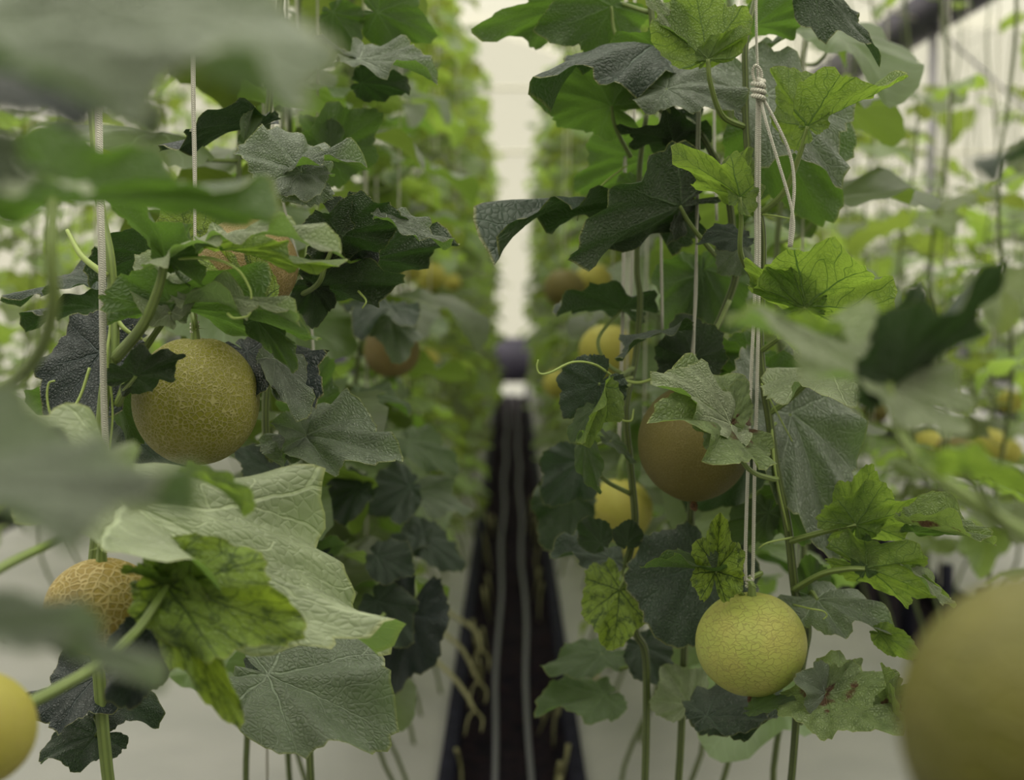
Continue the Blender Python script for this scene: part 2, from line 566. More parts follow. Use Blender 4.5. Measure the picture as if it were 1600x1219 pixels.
def blade(seed, w=1.0, lob=0.6, fold=0.15, droop=0.5, roll=0.4, wave=0.07, nth=96, nr=14, tip=1.0, quilt=0.018, ripple=1.0, back=1.0):
    rg = np.random.RandomState(seed)
    t = np.linspace(-math.pi, math.pi, nth + 1)
    at = np.abs(t)
    tab = TAB_S + (TAB_R - TAB_S) * lob * 1.15
    tab = tab * (1 - (1 - back) * np.clip((TAB_T - 1.4) / 0.6, 0, 1))
    tab = tab * (1 + (tip - 1) * np.exp(-(TAB_T / 0.5) ** 2))
    Rr = np.interp(at, TAB_T, tab)
    k = np.array([1, 2, 3, 2, 1.]) / 9
    Rr = np.convolve(np.concatenate([Rr[-3:-1], Rr, Rr[1:3]]), k, 'valid')[:nth + 1]
    teeth = 0.030 * np.abs(np.sin(t * 14 + rg.rand() * 6)) + 0.016 * np.sin(t * 37 + rg.rand() * 6) * min(1, nth / 90)
    asym = 1 + 0.06 * np.sin(t + rg.rand() * 6) + 0.05 * np.sin(2.7 * t + rg.rand() * 6)
    Rr = Rr * asym + teeth * np.minimum(1, Rr * 2)
    s = (np.linspace(0, 1, nr + 1)[1:]) ** 0.85
    S, T = np.meshgrid(s, t, indexing='ij')
    RR = S * Rr[None, :]
    x0 = RR * np.sin(T)
    y0 = RR * np.cos(T)
    step = 0.84
    a = np.abs(((np.abs(T) + step / 2) % step) - step / 2) / (step / 2)
    ph = rg.rand(8) * 6.28
    z = fold * np.sqrt(x0 ** 2 + 0.004)
    z += quilt * 2.4 * np.sin(a * math.pi / 2) * np.minimum(RR * 2.2, 1)
    alv = RR * np.cos(a * step / 2)
    dv = RR * np.sin(a * step / 2)
    jit = 0.35 * np.sin(4.1 * x0 + ph[6]) + 0.3 * np.sin(5.3 * y0 + ph[7]) + 0.4 * np.round((T + step / 2) / step)
    z += quilt * 0.6 * ripple * np.abs(np.sin((alv * 6 - dv * 6.5 + jit) * math.pi)) * np.minimum(RR * 2, 1)
    z += wave * S ** 3 * (np.sin(5 * T + ph[0]) + 0.7 * np.sin(8 * T + ph[1]) + 0.6 * np.sin(14 * T + ph[2]) * min(1, nth / 80)) * Rr[None, :]
    z += 0.03 * np.sin(3.1 * x0 + ph[3]) * np.sin(3.7 * y0 + ph[4])
    X = x0 * w
    if abs(roll) > 1e-3:
        an = roll * X
        X2 = np.sin(an) / roll + z * np.sin(an) * 1.0
        Z2 = z * np.cos(an) - (1 - np.cos(an)) / roll
        X, z = X2, Z2
    Y = y0.copy()
    if abs(droop) > 1e-3:
        dd = droop * (0.7 + 0.3 * np.sin(ph[5] + 2 * x0))
        an = dd * Y
        Y2 = np.sin(an) / dd + z * np.sin(an)
        Z2 = z * np.cos(an) - (1 - np.cos(an)) / dd
        Y, z = Y2, Z2
    V = np.stack([X, Y, z], -1)
    z0 = fold * math.sqrt(0.004)
    V = V.reshape(-1, 3)
    V = np.vstack([[0, 0, z0], V])
    UV = np.vstack([[0, 0], np.stack([x0, y0], -1).reshape(-1, 2)])
    E = np.concatenate([[0], S.ravel()])
    w1 = nth + 1
    Fc = [(0, 1 + j + 1, 1 + j) for j in range(nth)]
    for i in range(nr - 1):
        b0 = 1 + i * w1
        b1 = 1 + (i + 1) * w1
        Fc += [(b0 + j, b0 + j + 1, b1 + j + 1, b1 + j) for j in range(nth)]
    tipi = 1 + (nr - 1) * w1 + nth // 2
    return V, UV, Fc, E, V[tipi].copy()


def hero(vine, B, T, N=(0, -0.5, 0.8), w=1.0, mat='leaf', pet=None, seed=None, pr=0.0026, **kw):
    """a near leaf: base point, tip point (pixel x, pixel y, distance), upper-side direction"""
    seed = R.randrange(10 ** 6) if seed is None else seed
    kw.setdefault('wave', .085)
    kw.setdefault('back', 1.0 if pet else .5)
    kw['lob'] = kw.get('lob', .6) * 1.15 + .15
    V, UV, Fc, E, tip = blade(seed, w=w * .8, **kw)
    B = P(*B)
    T = P(*T)
    dy = (T - B)
    Ln = dy.length
    dy.normalize()
    Nn = Vector(N)
    Nn = (Nn - dy * Nn.dot(dy)).normalized()
    Wm = np.array([dy.cross(Nn), dy, Nn]).T
    tp = tip - V[0]
    tl = np.linalg.norm(tp)
    yl = tp / tl
    zl = np.array([0, 0, 1.0]) - yl * yl[2]
    zl /= np.linalg.norm(zl)
    Lm = np.array([np.cross(yl, zl), yl, zl]).T
    A = Wm @ Lm.T * (Ln / tl)
    W = (V - V[0]) @ A.T
    o = link('leaf', mesh_from('leaf', W, Fc, M[mat], UV, edge=E), vine)
    o.location = B - vine.location
    if pet:
        pts = [Vector((0, 0, 0))] + [P(*q) - B for q in pet]
        path = smooth_path(pts, 8)
        v, u, f = tube_data(path, [pr * 0.8, pr, pr * 1.25], 8)
        link('petiole', mesh_from('petiole', v, f, M['petiole'], u), o)
    return o


# ------------------------------------------------------------------ melon


def rind_data(r, squash=0.95, seed=0, nu=56, nv=36):
    rg = np.random.RandomState(seed)
    u = np.linspace(0, 2 * math.pi, nu, endpoint=False)
    v = np.linspace(0, math.pi, nv + 1)[1:-1]
    Vv, Uu = np.meshgrid(v, u, indexing='ij')
    rr = r * (1 + 0.008 * np.sin(3 * Uu + rg.rand() * 6) * np.sin(Vv) + 0.006 * np.sin(5 * Uu + 1))
    sink = 0.06 * r * np.exp(-(Vv / 0.22) ** 2)
    x = rr * np.sin(Vv) * np.cos(Uu)
    y = rr * np.sin(Vv) * np.sin(Uu)
    z = (rr * np.cos(Vv) - sink) * squash
    V = np.vstack([[0, 0, r * squash * 0.94], np.stack([x, y, z], -1).reshape(-1, 3), [0, 0, -r * squash]])
    Fc = [(0, 1 + j, 1 + (j + 1) % nu) for j in range(nu)]
    for i in range(len(v) - 1):
        for j in range(nu):
            a, b = 1 + i * nu + j, 1 + i * nu + (j + 1) % nu
            Fc.append((a, a + nu, b + nu, b))
    last = 1 + (len(v) - 1) * nu
    Fc += [(last + (j + 1) % nu, last + j, last + nu) for j in range(nu)]
    return V, Fc


def star_calyx(r, z):
    V, Fc = [(0, 0, z)], []
    for k in range(5):
        a = k * 2 * math.pi / 5
        for da, rr, zz in ((-0.35, 0.35, 0.0), (0, 1.0, -0.1), (0.35, 0.35, 0.0)):
            V.append((r * rr * math.cos(a + da), r * rr * math.sin(a + da), z + zz * r))
        b = 1 + 3 * k
        Fc.append((0, b, b + 1, b + 2))
    return V, Fc


def melon(px, py, d, rpx, mat, label, squash=0.95, stem_pts=None, scar=True, seed=0, group=None, seg=(56, 36)):
    c = P(px, py, d)
    r = rpx / F * d
    t = empty('melon', c, label, 'melon', group)
    V, Fc = rind_data(r, squash, seed, *seg)
    link('rind', mesh_from('rind', V, Fc, M[mat]), t)
    top = c + Vector((0, 0, r * squash * 0.93))
    if stem_pts is None:
        stem_pts = [top + Vector((0.002, 0, 0.03)), top + Vector((0.012, 0.02, 0.05))]
    else:
        stem_pts = [P(*q) for q in stem_pts]
    tube('stem', [top - Vector((0, 0, 0.004)), top + Vector((0, 0, 0.012))] + stem_pts, [0.0062, 0.0045, 0.0036, 0.0032], M['petiole'], t, 10)
    if seg[0] > 30:
        V, Fc = star_calyx(0.014, r * squash * 0.93 + 0.014)
        link('sepals', mesh_from('sepals', V, Fc, M['petiole'], smooth=False), t)
    if scar:
        b = Vector((0, 0, -r * squash))
        v, u, f = tube_data(smooth_path([b + Vector((0, 0, .003)), b + Vector((.001, 0, -.007)), b + Vector((.004, 0, -.012))], 4), [0.003, 0.0055, 0.0022], 7)
        link('blossom_scar', mesh_from('blossom_scar', v, f, M['bud'], u), t)
    return t


# ------------------------------------------------------------------ the greenhouse shell and ground
Y0, Y1 = -1.5, 17.0
TR = [(-2.86, -2.52), (-0.17, 0.17), (1.32, 1.76), (2.9, 3.24), (4.5, 4.84)]
XL, XR = -5.2, 8.8
floor_parts = []
xs = [XL]
for a, b in TR:
    xs += [a, b]
xs.append(XR)
V, Fc = [], []
for i in range(0, len(xs), 2):
    a, b = xs[i], xs[i + 1]
    nx, ny = max(2, int((b - a) / 0.12)), 150
    base = len(V)
    for j in range(ny + 1):
        for k in range(nx + 1):
            x = a + (b - a) * k / nx
            y = Y0 + (Y1 - Y0) * j / ny
            e = min(x - a, b - x)
            z = 0.012 * math.sin(3.1 * y + 5 * x) * math.sin(7 * x + 0.6 * y) + 0.02 * min(1, e / 0.25)
            if k in (0, nx):
                z = -0.03 + 0.004 * math.sin(9 * y)
            V.append((x, y, z))
    for j in range(ny):
        for k in range(nx):
            q = base + j * (nx + 1) + k
            Fc.append((q, q + 1, q + nx + 2, q + nx + 1))
fl = struct(link('floor', mesh_from('floor', V, Fc, M['sheet'])))
for a, b in TR:
    V, Fc = [], []
    nx, ny = 8, 220
    for j in range(ny + 1):
        for k in range(nx + 1):
            x = a + (b - a) * k / nx
            y = Y0 + (Y1 - Y0) * j / ny
            z = -0.14 + 0.022 * R.random() + 0.02 * math.sin(4 * y + a)
            V.append((x, y, z))
    for j in range(ny):
        for k in range(nx):
            q = j * (nx + 1) + k
            Fc.append((q, q + 1, q + nx + 2, q + nx + 1))
    s = link('soil', mesh_from('soil', V, Fc, M['soil']), fl)
    for xx, nm in ((a, 'liner'), (b, 'liner')):
        sgn = 1 if xx == a else -1
        box('liner', (min(xx - 0.012 * sgn, xx + 0.02 * sgn), Y0, -0.2), (max(xx - 0.012 * sgn, xx + 0.02 * sgn), Y1, -0.012 if xx == a else -0.012), M['liner'], fl)

for k, x in enumerate((-0.048, 0.048)):
    pts = [(x + 0.006 * math.sin(j * 1.7 + k), Y0 + j * 0.6, -0.055 + 0.008 * math.sin(j * 1.1 + 2 * k)) for j in range(31)]
    o = tube('drip_hose', pts, 0.008, M['hose'], None, 8, 4)
    tag(o, ['grey drip hose lying in the central soil trench, left one of the pair',
            'grey drip hose lying in the central soil trench, right one of the pair'][k], 'hose')

# film shell: two spans meeting at the gutter
GX, GZ = 2.36, 2.72


def arch(x0, x1, rise, name):
    V, Fc = [], []
    n, m = 24, 12
    for j in range(m + 1):
        y = Y0 + (Y1 - Y0) * j / m
        for k in range(n + 1):
            u = k / n
            V.append((x0 + (x1 - x0) * u, y, GZ + rise * math.sin(math.pi * u) ** 0.85))
    for j in range(m):
        for k in range(n):
            q = j * (n + 1) + k
            Fc.append((q, q + 1, q + n + 2, q + n + 1))
    return struct(link(name, mesh_from(name, V, Fc, M['film'])))


arch(XL, GX, 1.6, 'ceiling')
arch(GX, XR, 1.5, 'ceiling')
for nm, lo, hi in (('wall_back', (XL, Y1, 0), (XR, Y1 + 0.01, 4.4)), ('wall_left', (XL - 0.01, Y0, 0), (XL, Y1, GZ)),
                   ('wall_right', (XR, Y0, 0), (XR + 0.01, Y1, GZ)), ('wall_front', (XL, Y0 - 0.01, 0), (XR, Y0, 4.4))):
    x0, y0, z0 = lo
    x1, y1, z1 = hi
    if x1 - x0 > 1:
        V = [(x0, y0, z0), (x1, y0, z0), (x1, y0, z1), (x0, y0, z1)]
    else:
        V = [(x0, y0, z0), (x0, y1, z0), (x0, y1, z1), (x0, y0, z1)]
    struct(link(nm, mesh_from(nm, V, [(0, 1, 2, 3)], M['film'], smooth=False)))

g = struct(link('trim_1', *[mesh_from('gutter', *(lambda s: ([(GX + dx, y, GZ + dz) for y in (2.0, Y1 - .02) for dx, dz in s],
     [(0, 1, 5, 4), (1, 2, 6, 5), (2, 3, 7, 6), (3, 0, 4, 7), (0, 3, 2, 1), (4, 5, 6, 7)]))([(-0.15, 0.06), (-0.07, -0.10), (0.07, -0.10), (0.15, 0.06)]),
     M['gutter'], smooth=False)]))
posts = []
for y, hz in ((8.05, 'nearest'), (12.0, 'farther'), (16.0, 'farthest')):
    t = empty('greenhouse_post', (GX, y, 0), 'grey steel post with a thin diagonal brace under the dark gutter, %s of three' % hz, 'post')
    tube('post', [(GX, y, 0), (GX, y, GZ - 0.06)], 0.024, M['steel'], t, 12, 2)
    tube('brace', [(GX, y, GZ - 0.08), (GX + 1.8, y, GZ - 1.65)], 0.009, M['steel'], t, 6, 2)
    tube('brace', [(GX, y, GZ - 0.08), (GX - 1.1, y, GZ + 0.35)], 0.009, M['whitepipe'], t, 6, 2)
    box('post_plate', (-0.05, -0.05, 0.0), (0.05, 0.05, 0.045), M['steel'], t)
for k, (z, nm) in enumerate(((2.0, 'lower'), (2.75, 'middle'), (3.5, 'upper'))):
    o = tube('purlin', [(XL + .05, Y1 - 0.06, z), (XR - .05, Y1 - 0.06, z)], 0.02, M['whitepipe'], None, 6, 2)
    struct(o)
    o.name = 'trim_%d' % (k + 2)
for k, x in enumerate((-3.4, -1.2, 0.9, 4.4, 6.4)):
    o = tube('mullion', [(x, Y1 - 0.06, 0), (x, Y1 - 0.06, 3.2)], 0.018, M['whitepipe'], None, 6, 2)
    struct(o)
    o.name = 'trim_%d' % (k + 5)

o = struct(box('trim_10', (XL + .03, Y1 - 0.2, 0.03), (XR - .03, Y1 - 0.09, 0.56), M['gutter']))  # added dark band where the low rows close up at the far end

# ------------------------------------------------------------------ shared leaf, stem and string meshes for the rows


def row_leaf(seed, mat, length=0.15):
    rg = random.Random(seed)
    V, UV, Fc, E, tip = blade(seed, w=rg.uniform(0.8, 1.05), lob=rg.uniform(0.8, 1.35), fold=rg.uniform(-0.1, 0.35), droop=rg.uniform(0.3, 1.1),
                              roll=rg.uniform(0.1, 0.9), wave=rg.uniform(0.05, 0.1), nth=60, nr=5, tip=rg.uniform(1.05, 1.3), quilt=0.012, ripple=0)
    pl = rg.uniform(0.07, 0.13)
    b = Vector((0, pl, rg.uniform(0.03, 0.08)))
    pitch = rg.uniform(-0.5, 0.25)
    c, s = math.cos(pitch), math.sin(pitch)
    Vn = V * length
    Vn = np.stack([Vn[:, 0], Vn[:, 1] * c - Vn[:, 2] * s, Vn[:, 1] * s + Vn[:, 2] * c], -1)
    Vn = Vn - Vn[0] + np.array(b)
    path = smooth_path([Vector((0, 0, 0)), Vector((0, pl * 0.5, b.z * 0.15)), b], 4)
    v, u, f = tube_data(path, [0.0034, 0.0024], 5, len(Vn))
    midx = [0] * len(Fc) + [1] * len(f)
    return mesh_from('row_leaf', np.vstack([Vn, np.array(v)]), Fc + f, [mat, M['petiole']], np.vstack([UV, np.array(u)]), midx)


NEARLEAF = [row_leaf(100 + i, M['fill']) for i in range(12)]
FARLEAF = [row_leaf(200 + i, M['far']) for i in range(10)]


def wob(seed, z):
    return Vector((0.022 * math.sin(z * 7 + seed), 0.02 * math.cos(z * 6 + seed * 1.7), 0))


def row_stem(seed, dx):
    pts = [Vector((-dx, 0, -0.13)), Vector((-dx * 0.8, 0.02, 0.04)), Vector((-dx * 0.25, -0.01, 0.22))]
    z = 0.4
    while z < 2.62:
        pts.append(Vector((0, 0, z)) + wob(seed, z))
        z += 0.11
    v, u, f = tube_data(smooth_path(pts, 3), [0.0055, 0.005, 0.0042, 0.003], 6)
    return mesh_from('row_stem', v, f, M['stem'], u)


STEMS = {}
v, u, f = tube_data([Vector((0, 0, 0.35)), Vector((0.004, 0, 1.4)), Vector((0, 0, 2.66))], 0.0022, 5)
STR = mesh_from('row_string', v, f, M['cord'], u)

# melons of the rows that the photo shows: x, y, distance, radius (px), material
ROWMEL = [
    (968, 797, 2.55, 52, 'm_yellow', 'yellow-green melon below the larger ochre melon'),
    (996, 862, 2.75, 22, 'm_yellow', 'small yellow melon peeping out beneath the yellow-green one'),
    (948, 548, 3.0, 44, 'm_yellow', 'pale yellow melon behind the dark leaf right of the aisle'),
    (881, 450, 4.2, 32, 'm_shade', 'blurred brownish melon right of the aisle'),
    (928, 440, 4.3, 30, 'm_yellow', 'blurred yellowish melon beside the brownish one'),
    (612, 548, 3.0, 44, 'm_brown', 'shaded brown melon behind a leaf in the left row'),
    (664, 566, 4.2, 24, 'm_yellow', 'small bright yellow melon just right of the shaded brown melon'),
    (673, 433, 4.8, 24, 'm_yellow', 'bright yellow melon in the upper left row, middle one of three'),
    (641, 424, 4.6, 17, 'm_yellow', 'yellow melon in the upper left row, left one of three'),
    (707, 442, 5.6, 14, 'm_yellow', 'yellow melon in the upper left row, right one of three'),
    (480, 962, 2.3, 46, 'm_brown', 'dark melon under the big pale leaf'),
    (136, 530, 2.8, 30, 'm_brown', 'blurred tan melon behind the white string at far left'),
    (1452, 700, 4.6, 30, 'm_yellow', 'blurred yellow melon leftmost of the right cluster'),
    (1493, 712, 4.4, 34, 'm_shade', 'blurred brown melon amid the right cluster'),
    (1543, 696, 4.7, 30, 'm_yellow', 'blurred yellow melon right of the brown one in the cluster'),
    (1574, 708, 5.0, 24, 'm_yellow', 'blurred yellow melon at the right end of the cluster'),
    (1578, 628, 5.2, 20, 'm_yellow', 'small pale melon above the cluster near the right edge'),
    (1370, 640, 5.6, 22, 'm_shade', 'small brownish melon deep in the right rows'),
    (872, 600, 4.6, 24, 'm_yellow', 'small yellow melon behind the curly tendril right of the aisle'),
]


def hides_melon(q):
    for mx, my, md, mr, *_ in ROWMEL:
        if q[2] < md + 0.05 and (q[0] - mx) ** 2 + (q[1] - my) ** 2 < (mr + 40 / max(q[2] / 3, .6)) ** 2:
            return True
    return False


def thin_here(q, kind):
    """how sparse the foliage is at this place of the rows"""
    return 1.0


nvine = 0


ORD = ['nearest', 'second nearest', 'third nearest', 'fourth nearest', 'fifth nearest', 'sixth nearest', 'seventh nearest', 'eighth nearest']


def row(x, side, ys, label, group, mats, lo=0.5, hi=2.55, dens=1.0, topthin=0.0, far=False, strings=True):
    global nvine
    cnt = 0
    for y in ys:
        nvine += 1
        yy = y + R.uniform(-0.05, 0.05)
        xx = x + R.uniform(-0.05, 0.05)
        pr = proj(Vector((xx, yy, 1.2)))
        if pr is None or not (-260 < pr[0] < 1860):
            continue
        cnt = cnt + 1
        t = empty('melon_vine', (xx, yy, 0), label % ORD[cnt - 1] if '%' in label else label, 'vine', group)
        sd = R.randrange(5)
        dx = side * (abs(x - 0) and 0.2)
        key = (sd, side)
        if key not in STEMS:
            STEMS[key] = row_stem(sd * 1.3, side * 0.12)
        link('stem', STEMS[key], t)
        z = lo + R.uniform(0, 0.08)
        az = R.uniform(0, 6.28)
        while z < hi:
            fr = (z - lo) / (hi - lo)
            az += 2.4 + R.uniform(-0.4, 0.4)
            keep = dens * (1 - topthin * fr) * (0.6 if (topthin > .7 and z > 1.45) else 1)
            if R.random() < keep:
                sc = R.uniform(0.65, 1.1) * (0.86 if far else 1.05) * (1.0 if fr < 0.8 else 1 - (fr - 0.8) * 1.2)
                rot = Matrix.Rotation(az, 4, 'Z') @ Matrix.Rotation(R.uniform(-0.3, 0.25), 4, 'X') @ Matrix.Rotation(R.uniform(-0.3, 0.3), 4, 'Y')
                loc = Vector((0, 0, z)) + wob(sd * 1.3, z)
                cen = t.location + loc + (rot @ Vector((0, 0.17, 0.03)))
                q = proj(cen)
                mg = 130 / max(1, (q[2] if q else 1) / 2.2)
                if q and -mg < q[0] < 1600 + mg and -mg < q[1] < 1219 + mg and not (hides_melon(q) and R.random() < 0.9) and not clear_zone(q, cen):
                    o = bpy.data.objects.new('leaf', R.choice(mats))
                    COL.objects.link(o)
                    o.parent = t
                    o.matrix_basis = Matrix.Translation(loc) @ rot @ Matrix.Scale(sc, 4)
            z += R.uniform(0.05, 0.085) * (0.55 if (far and z < 1.45) else 0.62 if far else 0.95 if z > 1.3 else .6)
        if strings and (cnt % 2 or not far or abs(x) < 0.6):
            so = link('trellis_string', STR)
            so.location = (xx + 0.012, yy - 0.012, 0)
            tag(so, 'thin white string holding up a vine, ' + group, 'string', 'strings of ' + group)


def clear_zone(q, c):
    px, py, d = q
    # open ground and bright gaps that the photo shows
    if py > 640 and abs(px - 793) < 8 + (py - 640) * 0.155:
        return True
    if 600 < px < 730 and py > 880:
        return True
    if 1245 < px < 1450 and py > 880 and d < 4.5:
        return True
    if 1000 < px < 1080 and py > 800 and R.random() < 0.6:
        return True
    return False


def yr(a, b, s):
    n = int((b - a) / s)
    return [a + i * s for i in range(n + 1)]


row(-0.37, -1, [2.1, 2.4, 2.7, 3.0, 3.3, 3.6, 3.9], '%s melon vine of the near left row behind the netted melon',
    'the near left row', NEARLEAF, lo=0.5, dens=0.9, topthin=.05)
row(-0.33, -1, yr(4.2, 15.5, 0.38), 'blurred melon vine farther along the left side of the aisle', 'the far left row', FARLEAF, lo=0.15, far=True)
row(0.41, 1, [2.25, 2.6, 2.95, 3.3, 3.65, 4.0], '%s melon vine of the near right row behind the strings',
    'the near right row', NEARLEAF, lo=0.45, dens=0.85, topthin=.35)
row(0.36, 1, yr(4.35, 15.5, 0.38), 'blurred melon vine farther along the right side of the aisle', 'the far right row', FARLEAF, lo=0.15, far=True)
row(1.2, -1, yr(3.2, 14, 0.40), 'blurred melon vine in the next bed to the right, nearer side', 'the next bed to the right, nearer side', FARLEAF, lo=0.42, far=True, hi=2.15, dens=0.8, topthin=0.85)
row(1.80, 1, yr(4.6, 14, 0.40), 'blurred melon vine in the next bed to the right, farther side', 'the next bed to the right, farther side', FARLEAF, lo=0.25, far=True, hi=2.3, dens=0.8, topthin=0.9)
row(2.75, -1, yr(6.6, 15, 0.42), 'blurred thin melon vine in the rightmost bed', 'the rightmost bed', FARLEAF, lo=0.4, far=True, hi=2.4, dens=0.8, topthin=0.9)
row(-2.45, -1, yr(5.4, 13, 0.45), 'faint melon vine in the leftmost row behind all others', 'the leftmost row', FARLEAF, far=True, lo=0.35, dens=0.6, topthin=0.3)
row(-1.75, -1, yr(4.2, 13, 0.42), 'blurred melon vine in the bed behind the left row', 'the bed behind the left row', FARLEAF, lo=0.35, far=True, dens=0.8, topthin=0.6)

for (mx, my, md, mr, mm, lab) in ROWMEL:
    melon(mx, my, md, mr, mm, lab, scar=False, seg=(32, 20))
    tp = P(mx, my, md) + Vector((0.012, 0.02, mr / F * md * .9 + 0.055))
    o = tube('melon_string', [tp, Vector((tp.x + .01, tp.y, 1.9)), Vector((tp.x, tp.y, 2.64))], 0.0018, M['cord'], None, 5, 4)
    tag(o, 'thin string of the ' + lab, 'string')

# black bars added for the shadows and reflections of vine stems, next bed
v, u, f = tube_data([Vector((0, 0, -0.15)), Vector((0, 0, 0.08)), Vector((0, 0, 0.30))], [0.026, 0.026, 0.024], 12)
SHADOW_BAR = mesh_from('bar', v, f, M['liner'], u)
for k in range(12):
    o = link('stem_shadow_bar', SHADOW_BAR)
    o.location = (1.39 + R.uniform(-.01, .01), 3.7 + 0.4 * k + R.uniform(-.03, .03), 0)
    tag(o, 'short black sleeve standing in the soil trench of the next bed', 'bar', 'stem-shadow bars along the next trench')

# overhead wires that carry the strings
for x, nm in ((-0.41, 'above the left row'), (0.43, 'above the right row'), (1.12, 'above the next bed, nearer side'), (1.8, 'above the next bed, farther side'),
              (2.75, 'above the rightmost bed'), (-1.75, 'above the bed behind the left row'), (-2.45, 'above the leftmost row')):
    o = tube('support_wire', [(x, 0.3, 2.66), (x, 8, 2.64), (x, Y1 - .1, 2.66)], 0.0025, M['wire'], None, 5, 6)
    tag(o, 'thin steel support wire running ' + nm, 'wire')

# bare lower stems that hang over the trench edge
for k, (pts, lab) in enumerate((
        ([(630, 905, 4.3), (690, 950, 4.1), (742, 985, 4.0), (752, 1015, 3.95)], 'upper pale bare stem trailing over the left trench edge'),
        ([(640, 925, 4.0), (690, 985, 3.8), (722, 1015, 3.75), (748, 1065, 3.7)], 'middle pale bare stem trailing over the left trench edge'),
        ([(650, 1005, 3.8), (700, 1050, 3.65), (725, 1080, 3.6), (742, 1110, 3.55)], 'lower pale bare stem trailing over the left trench edge'),
        ([(938, 1055, 3.7), (900, 1075, 3.7), (862, 1085, 3.7)], 'pale bare stem lying over the right trench edge'))):
    o = multi_tube('bare_stem', [([P(*p) for p in pts], [0.0065, 0.006, 0.004]),
                                 ([P(*pts[-1]), P(pts[-1][0] + 12, pts[-1][1] + 14, pts[-1][2]), P(pts[-1][0] + 10, pts[-1][1] + 34, pts[-1][2] - .02)], [0.004, 0.002]),
                                 ([P(*pts[-1]), P(pts[-1][0] - 10, pts[-1][1] + 12, pts[-1][2]), P(pts[-1][0] - 16, pts[-1][1] + 40, pts[-1][2] - .02)], [0.004, 0.0015])],
                   M['root'])
    tag(o, lab, 'stem')
rl = []
for k in range(26):
    s = -1 if k % 2 else 1
    y = R.uniform(3.3, 8.0)
    x = s * R.uniform(0.10, 0.15)
    rl.append(([(x, y, 0.02), (x - s * 0.01, y + R.uniform(-.03, .03), -0.04), (x - s * R.uniform(0.0, .04), y + R.uniform(-.05, .05), -0.12)], [0.006, 0.0045, 0.003]))
o = multi_tube('trailing_roots', rl, M['root'], None, 5, 4)
o['label'] = 'pale trailing roots and stem ends hanging into the central trench'
o['category'] = 'roots'
o['kind'] = 'stuff'

# ------------------------------------------------------------------ near vines
UP, BK = (0, -0.55, 0.8), (0, 0.75, 0.65)     # upper side turned to the camera / underside turned to the camera


def vine(label, base, group=None):
    return empty('melon_vine', base, label, 'vine', group)


def path_px(*pts):
    return [P(*p) for p in pts]


def ground_tail(p, tx, ty):
    """stem from its lowest seen point down to the soil"""
    return [Vector((p.x * .85 + tx * .15, p.y * .8 + ty * .2, p.z * 0.6)), Vector((tx * .8 + p.x * .2, ty, 0.12)), Vector((tx, ty, -0.13))]


def stem(v, pts, rad, bx, by, mat='stem', nodes=True):
    pp = path_px(*pts)
    pp = pp + ground_tail(pp[-1], bx, by)
    o = tube('stem', pp, rad, M[mat], v, 12, 8)
    return o


def tendril(v, pts, r=0.0011, coil=None):
    pp = path_px(*pts)
    if coil:
        c = pp[-1]
        for k in range(coil * 6):
            a = k * math.pi / 3
            q = 0.006 * (1 - 0.5 * k / (coil * 6))
            pp.append(c + Vector((q * math.cos(a), q * math.sin(a) * .5, -0.0016 * k)))
    return tube('tendril', pp, [r * 1.3, r, r * 0.7], M['tendril'], v, 6, 8)


# --- R1: the sharp vine at the right string
R1 = vine('sharp melon vine climbing beside the knotted double white string, right of centre', Vector((0.17, 1.95, -0.13)))
stem(R1, [(1188, -30, 1.74), (1166, 60, 1.72), (1165, 130, 1.72), (1166, 205, 1.72), (1174, 285, 1.72), (1190, 352, 1.72), (1191, 430, 1.73), (1187, 520, 1.74),
          (1192, 590, 1.74), (1201, 650, 1.75), (1213, 735, 1.75), (1231, 825, 1.76), (1240, 905, 1.77), (1245, 935, 1.78), (1262, 980, 1.8), (1250, 1060, 1.82)],
     [0.0036, 0.0042, 0.0046, 0.005, 0.0055, 0.0055, 0.005, 0.005], 0.17, 1.95)
hero(R1, (1262, 197, 1.66), (1420, 119, 1.60), (-0.35, 0.62, 0.7), w=.62, mat='young', fold=.45, droop=.1, roll=.0, lob=.7, tip=1.15, back=.2, seed=11,
     pet=[(1250, 240, 1.67), (1225, 300, 1.69), (1184, 337, 1.72)], pr=.0034)
hero(R1, (1262, 197, 1.66), (1203, 112, 1.70), (.45, 0.85, .3), w=.85, mat='young', fold=.2, droop=.3, roll=.2, lob=.3, seed=12)
hero(R1, (1198, 150, 1.78), (1316, 296, 1.72), (.35, -.9, .35), w=.78, mat='grey', fold=.1, droop=.2, roll=.5, lob=.5, seed=13, pet=[(1185, 175, 1.76), (1170, 235, 1.73)])
hero(R1, (1200, 190, 1.85), (1290, 345, 1.86), (.2, .8, .2), w=.9, mat='leaf', fold=.1, droop=.3, roll=.4, lob=.6, seed=14)
hero(R1, (1156, 308, 1.64), (1048, 228, 1.60), (.35, .75, .55), w=.75, mat='young', fold=.3, droop=.1, roll=.1, lob=1.0, tip=1.15, back=.2, seed=15,
     pet=[(1158, 345, 1.65), (1157, 395, 1.67), (1175, 432, 1.72)], pr=.003)
hero(R1, (1156, 308, 1.64), (1178, 232, 1.68), (-.3, .9, .3), w=.8, mat='young', fold=.1, droop=.2, roll=.1, lob=.3, seed=16)
hero(R1, (1106, 92, 1.64), (1078, -60, 1.62), (.1, .95, .3), w=1.0, mat='young', fold=.15, droop=.2, roll=.3, lob=.9, back=.1, seed=17,
     pet=[(1110, 130, 1.65), (1128, 180, 1.68), (1162, 198, 1.72)], pr=.0032)
hero(R1, (1106, 92, 1.64), (1176, 52, 1.62), (-.2, .9, .5), w=.55, mat='young', fold=.2, droop=.1, roll=.1, lob=.5, seed=18)
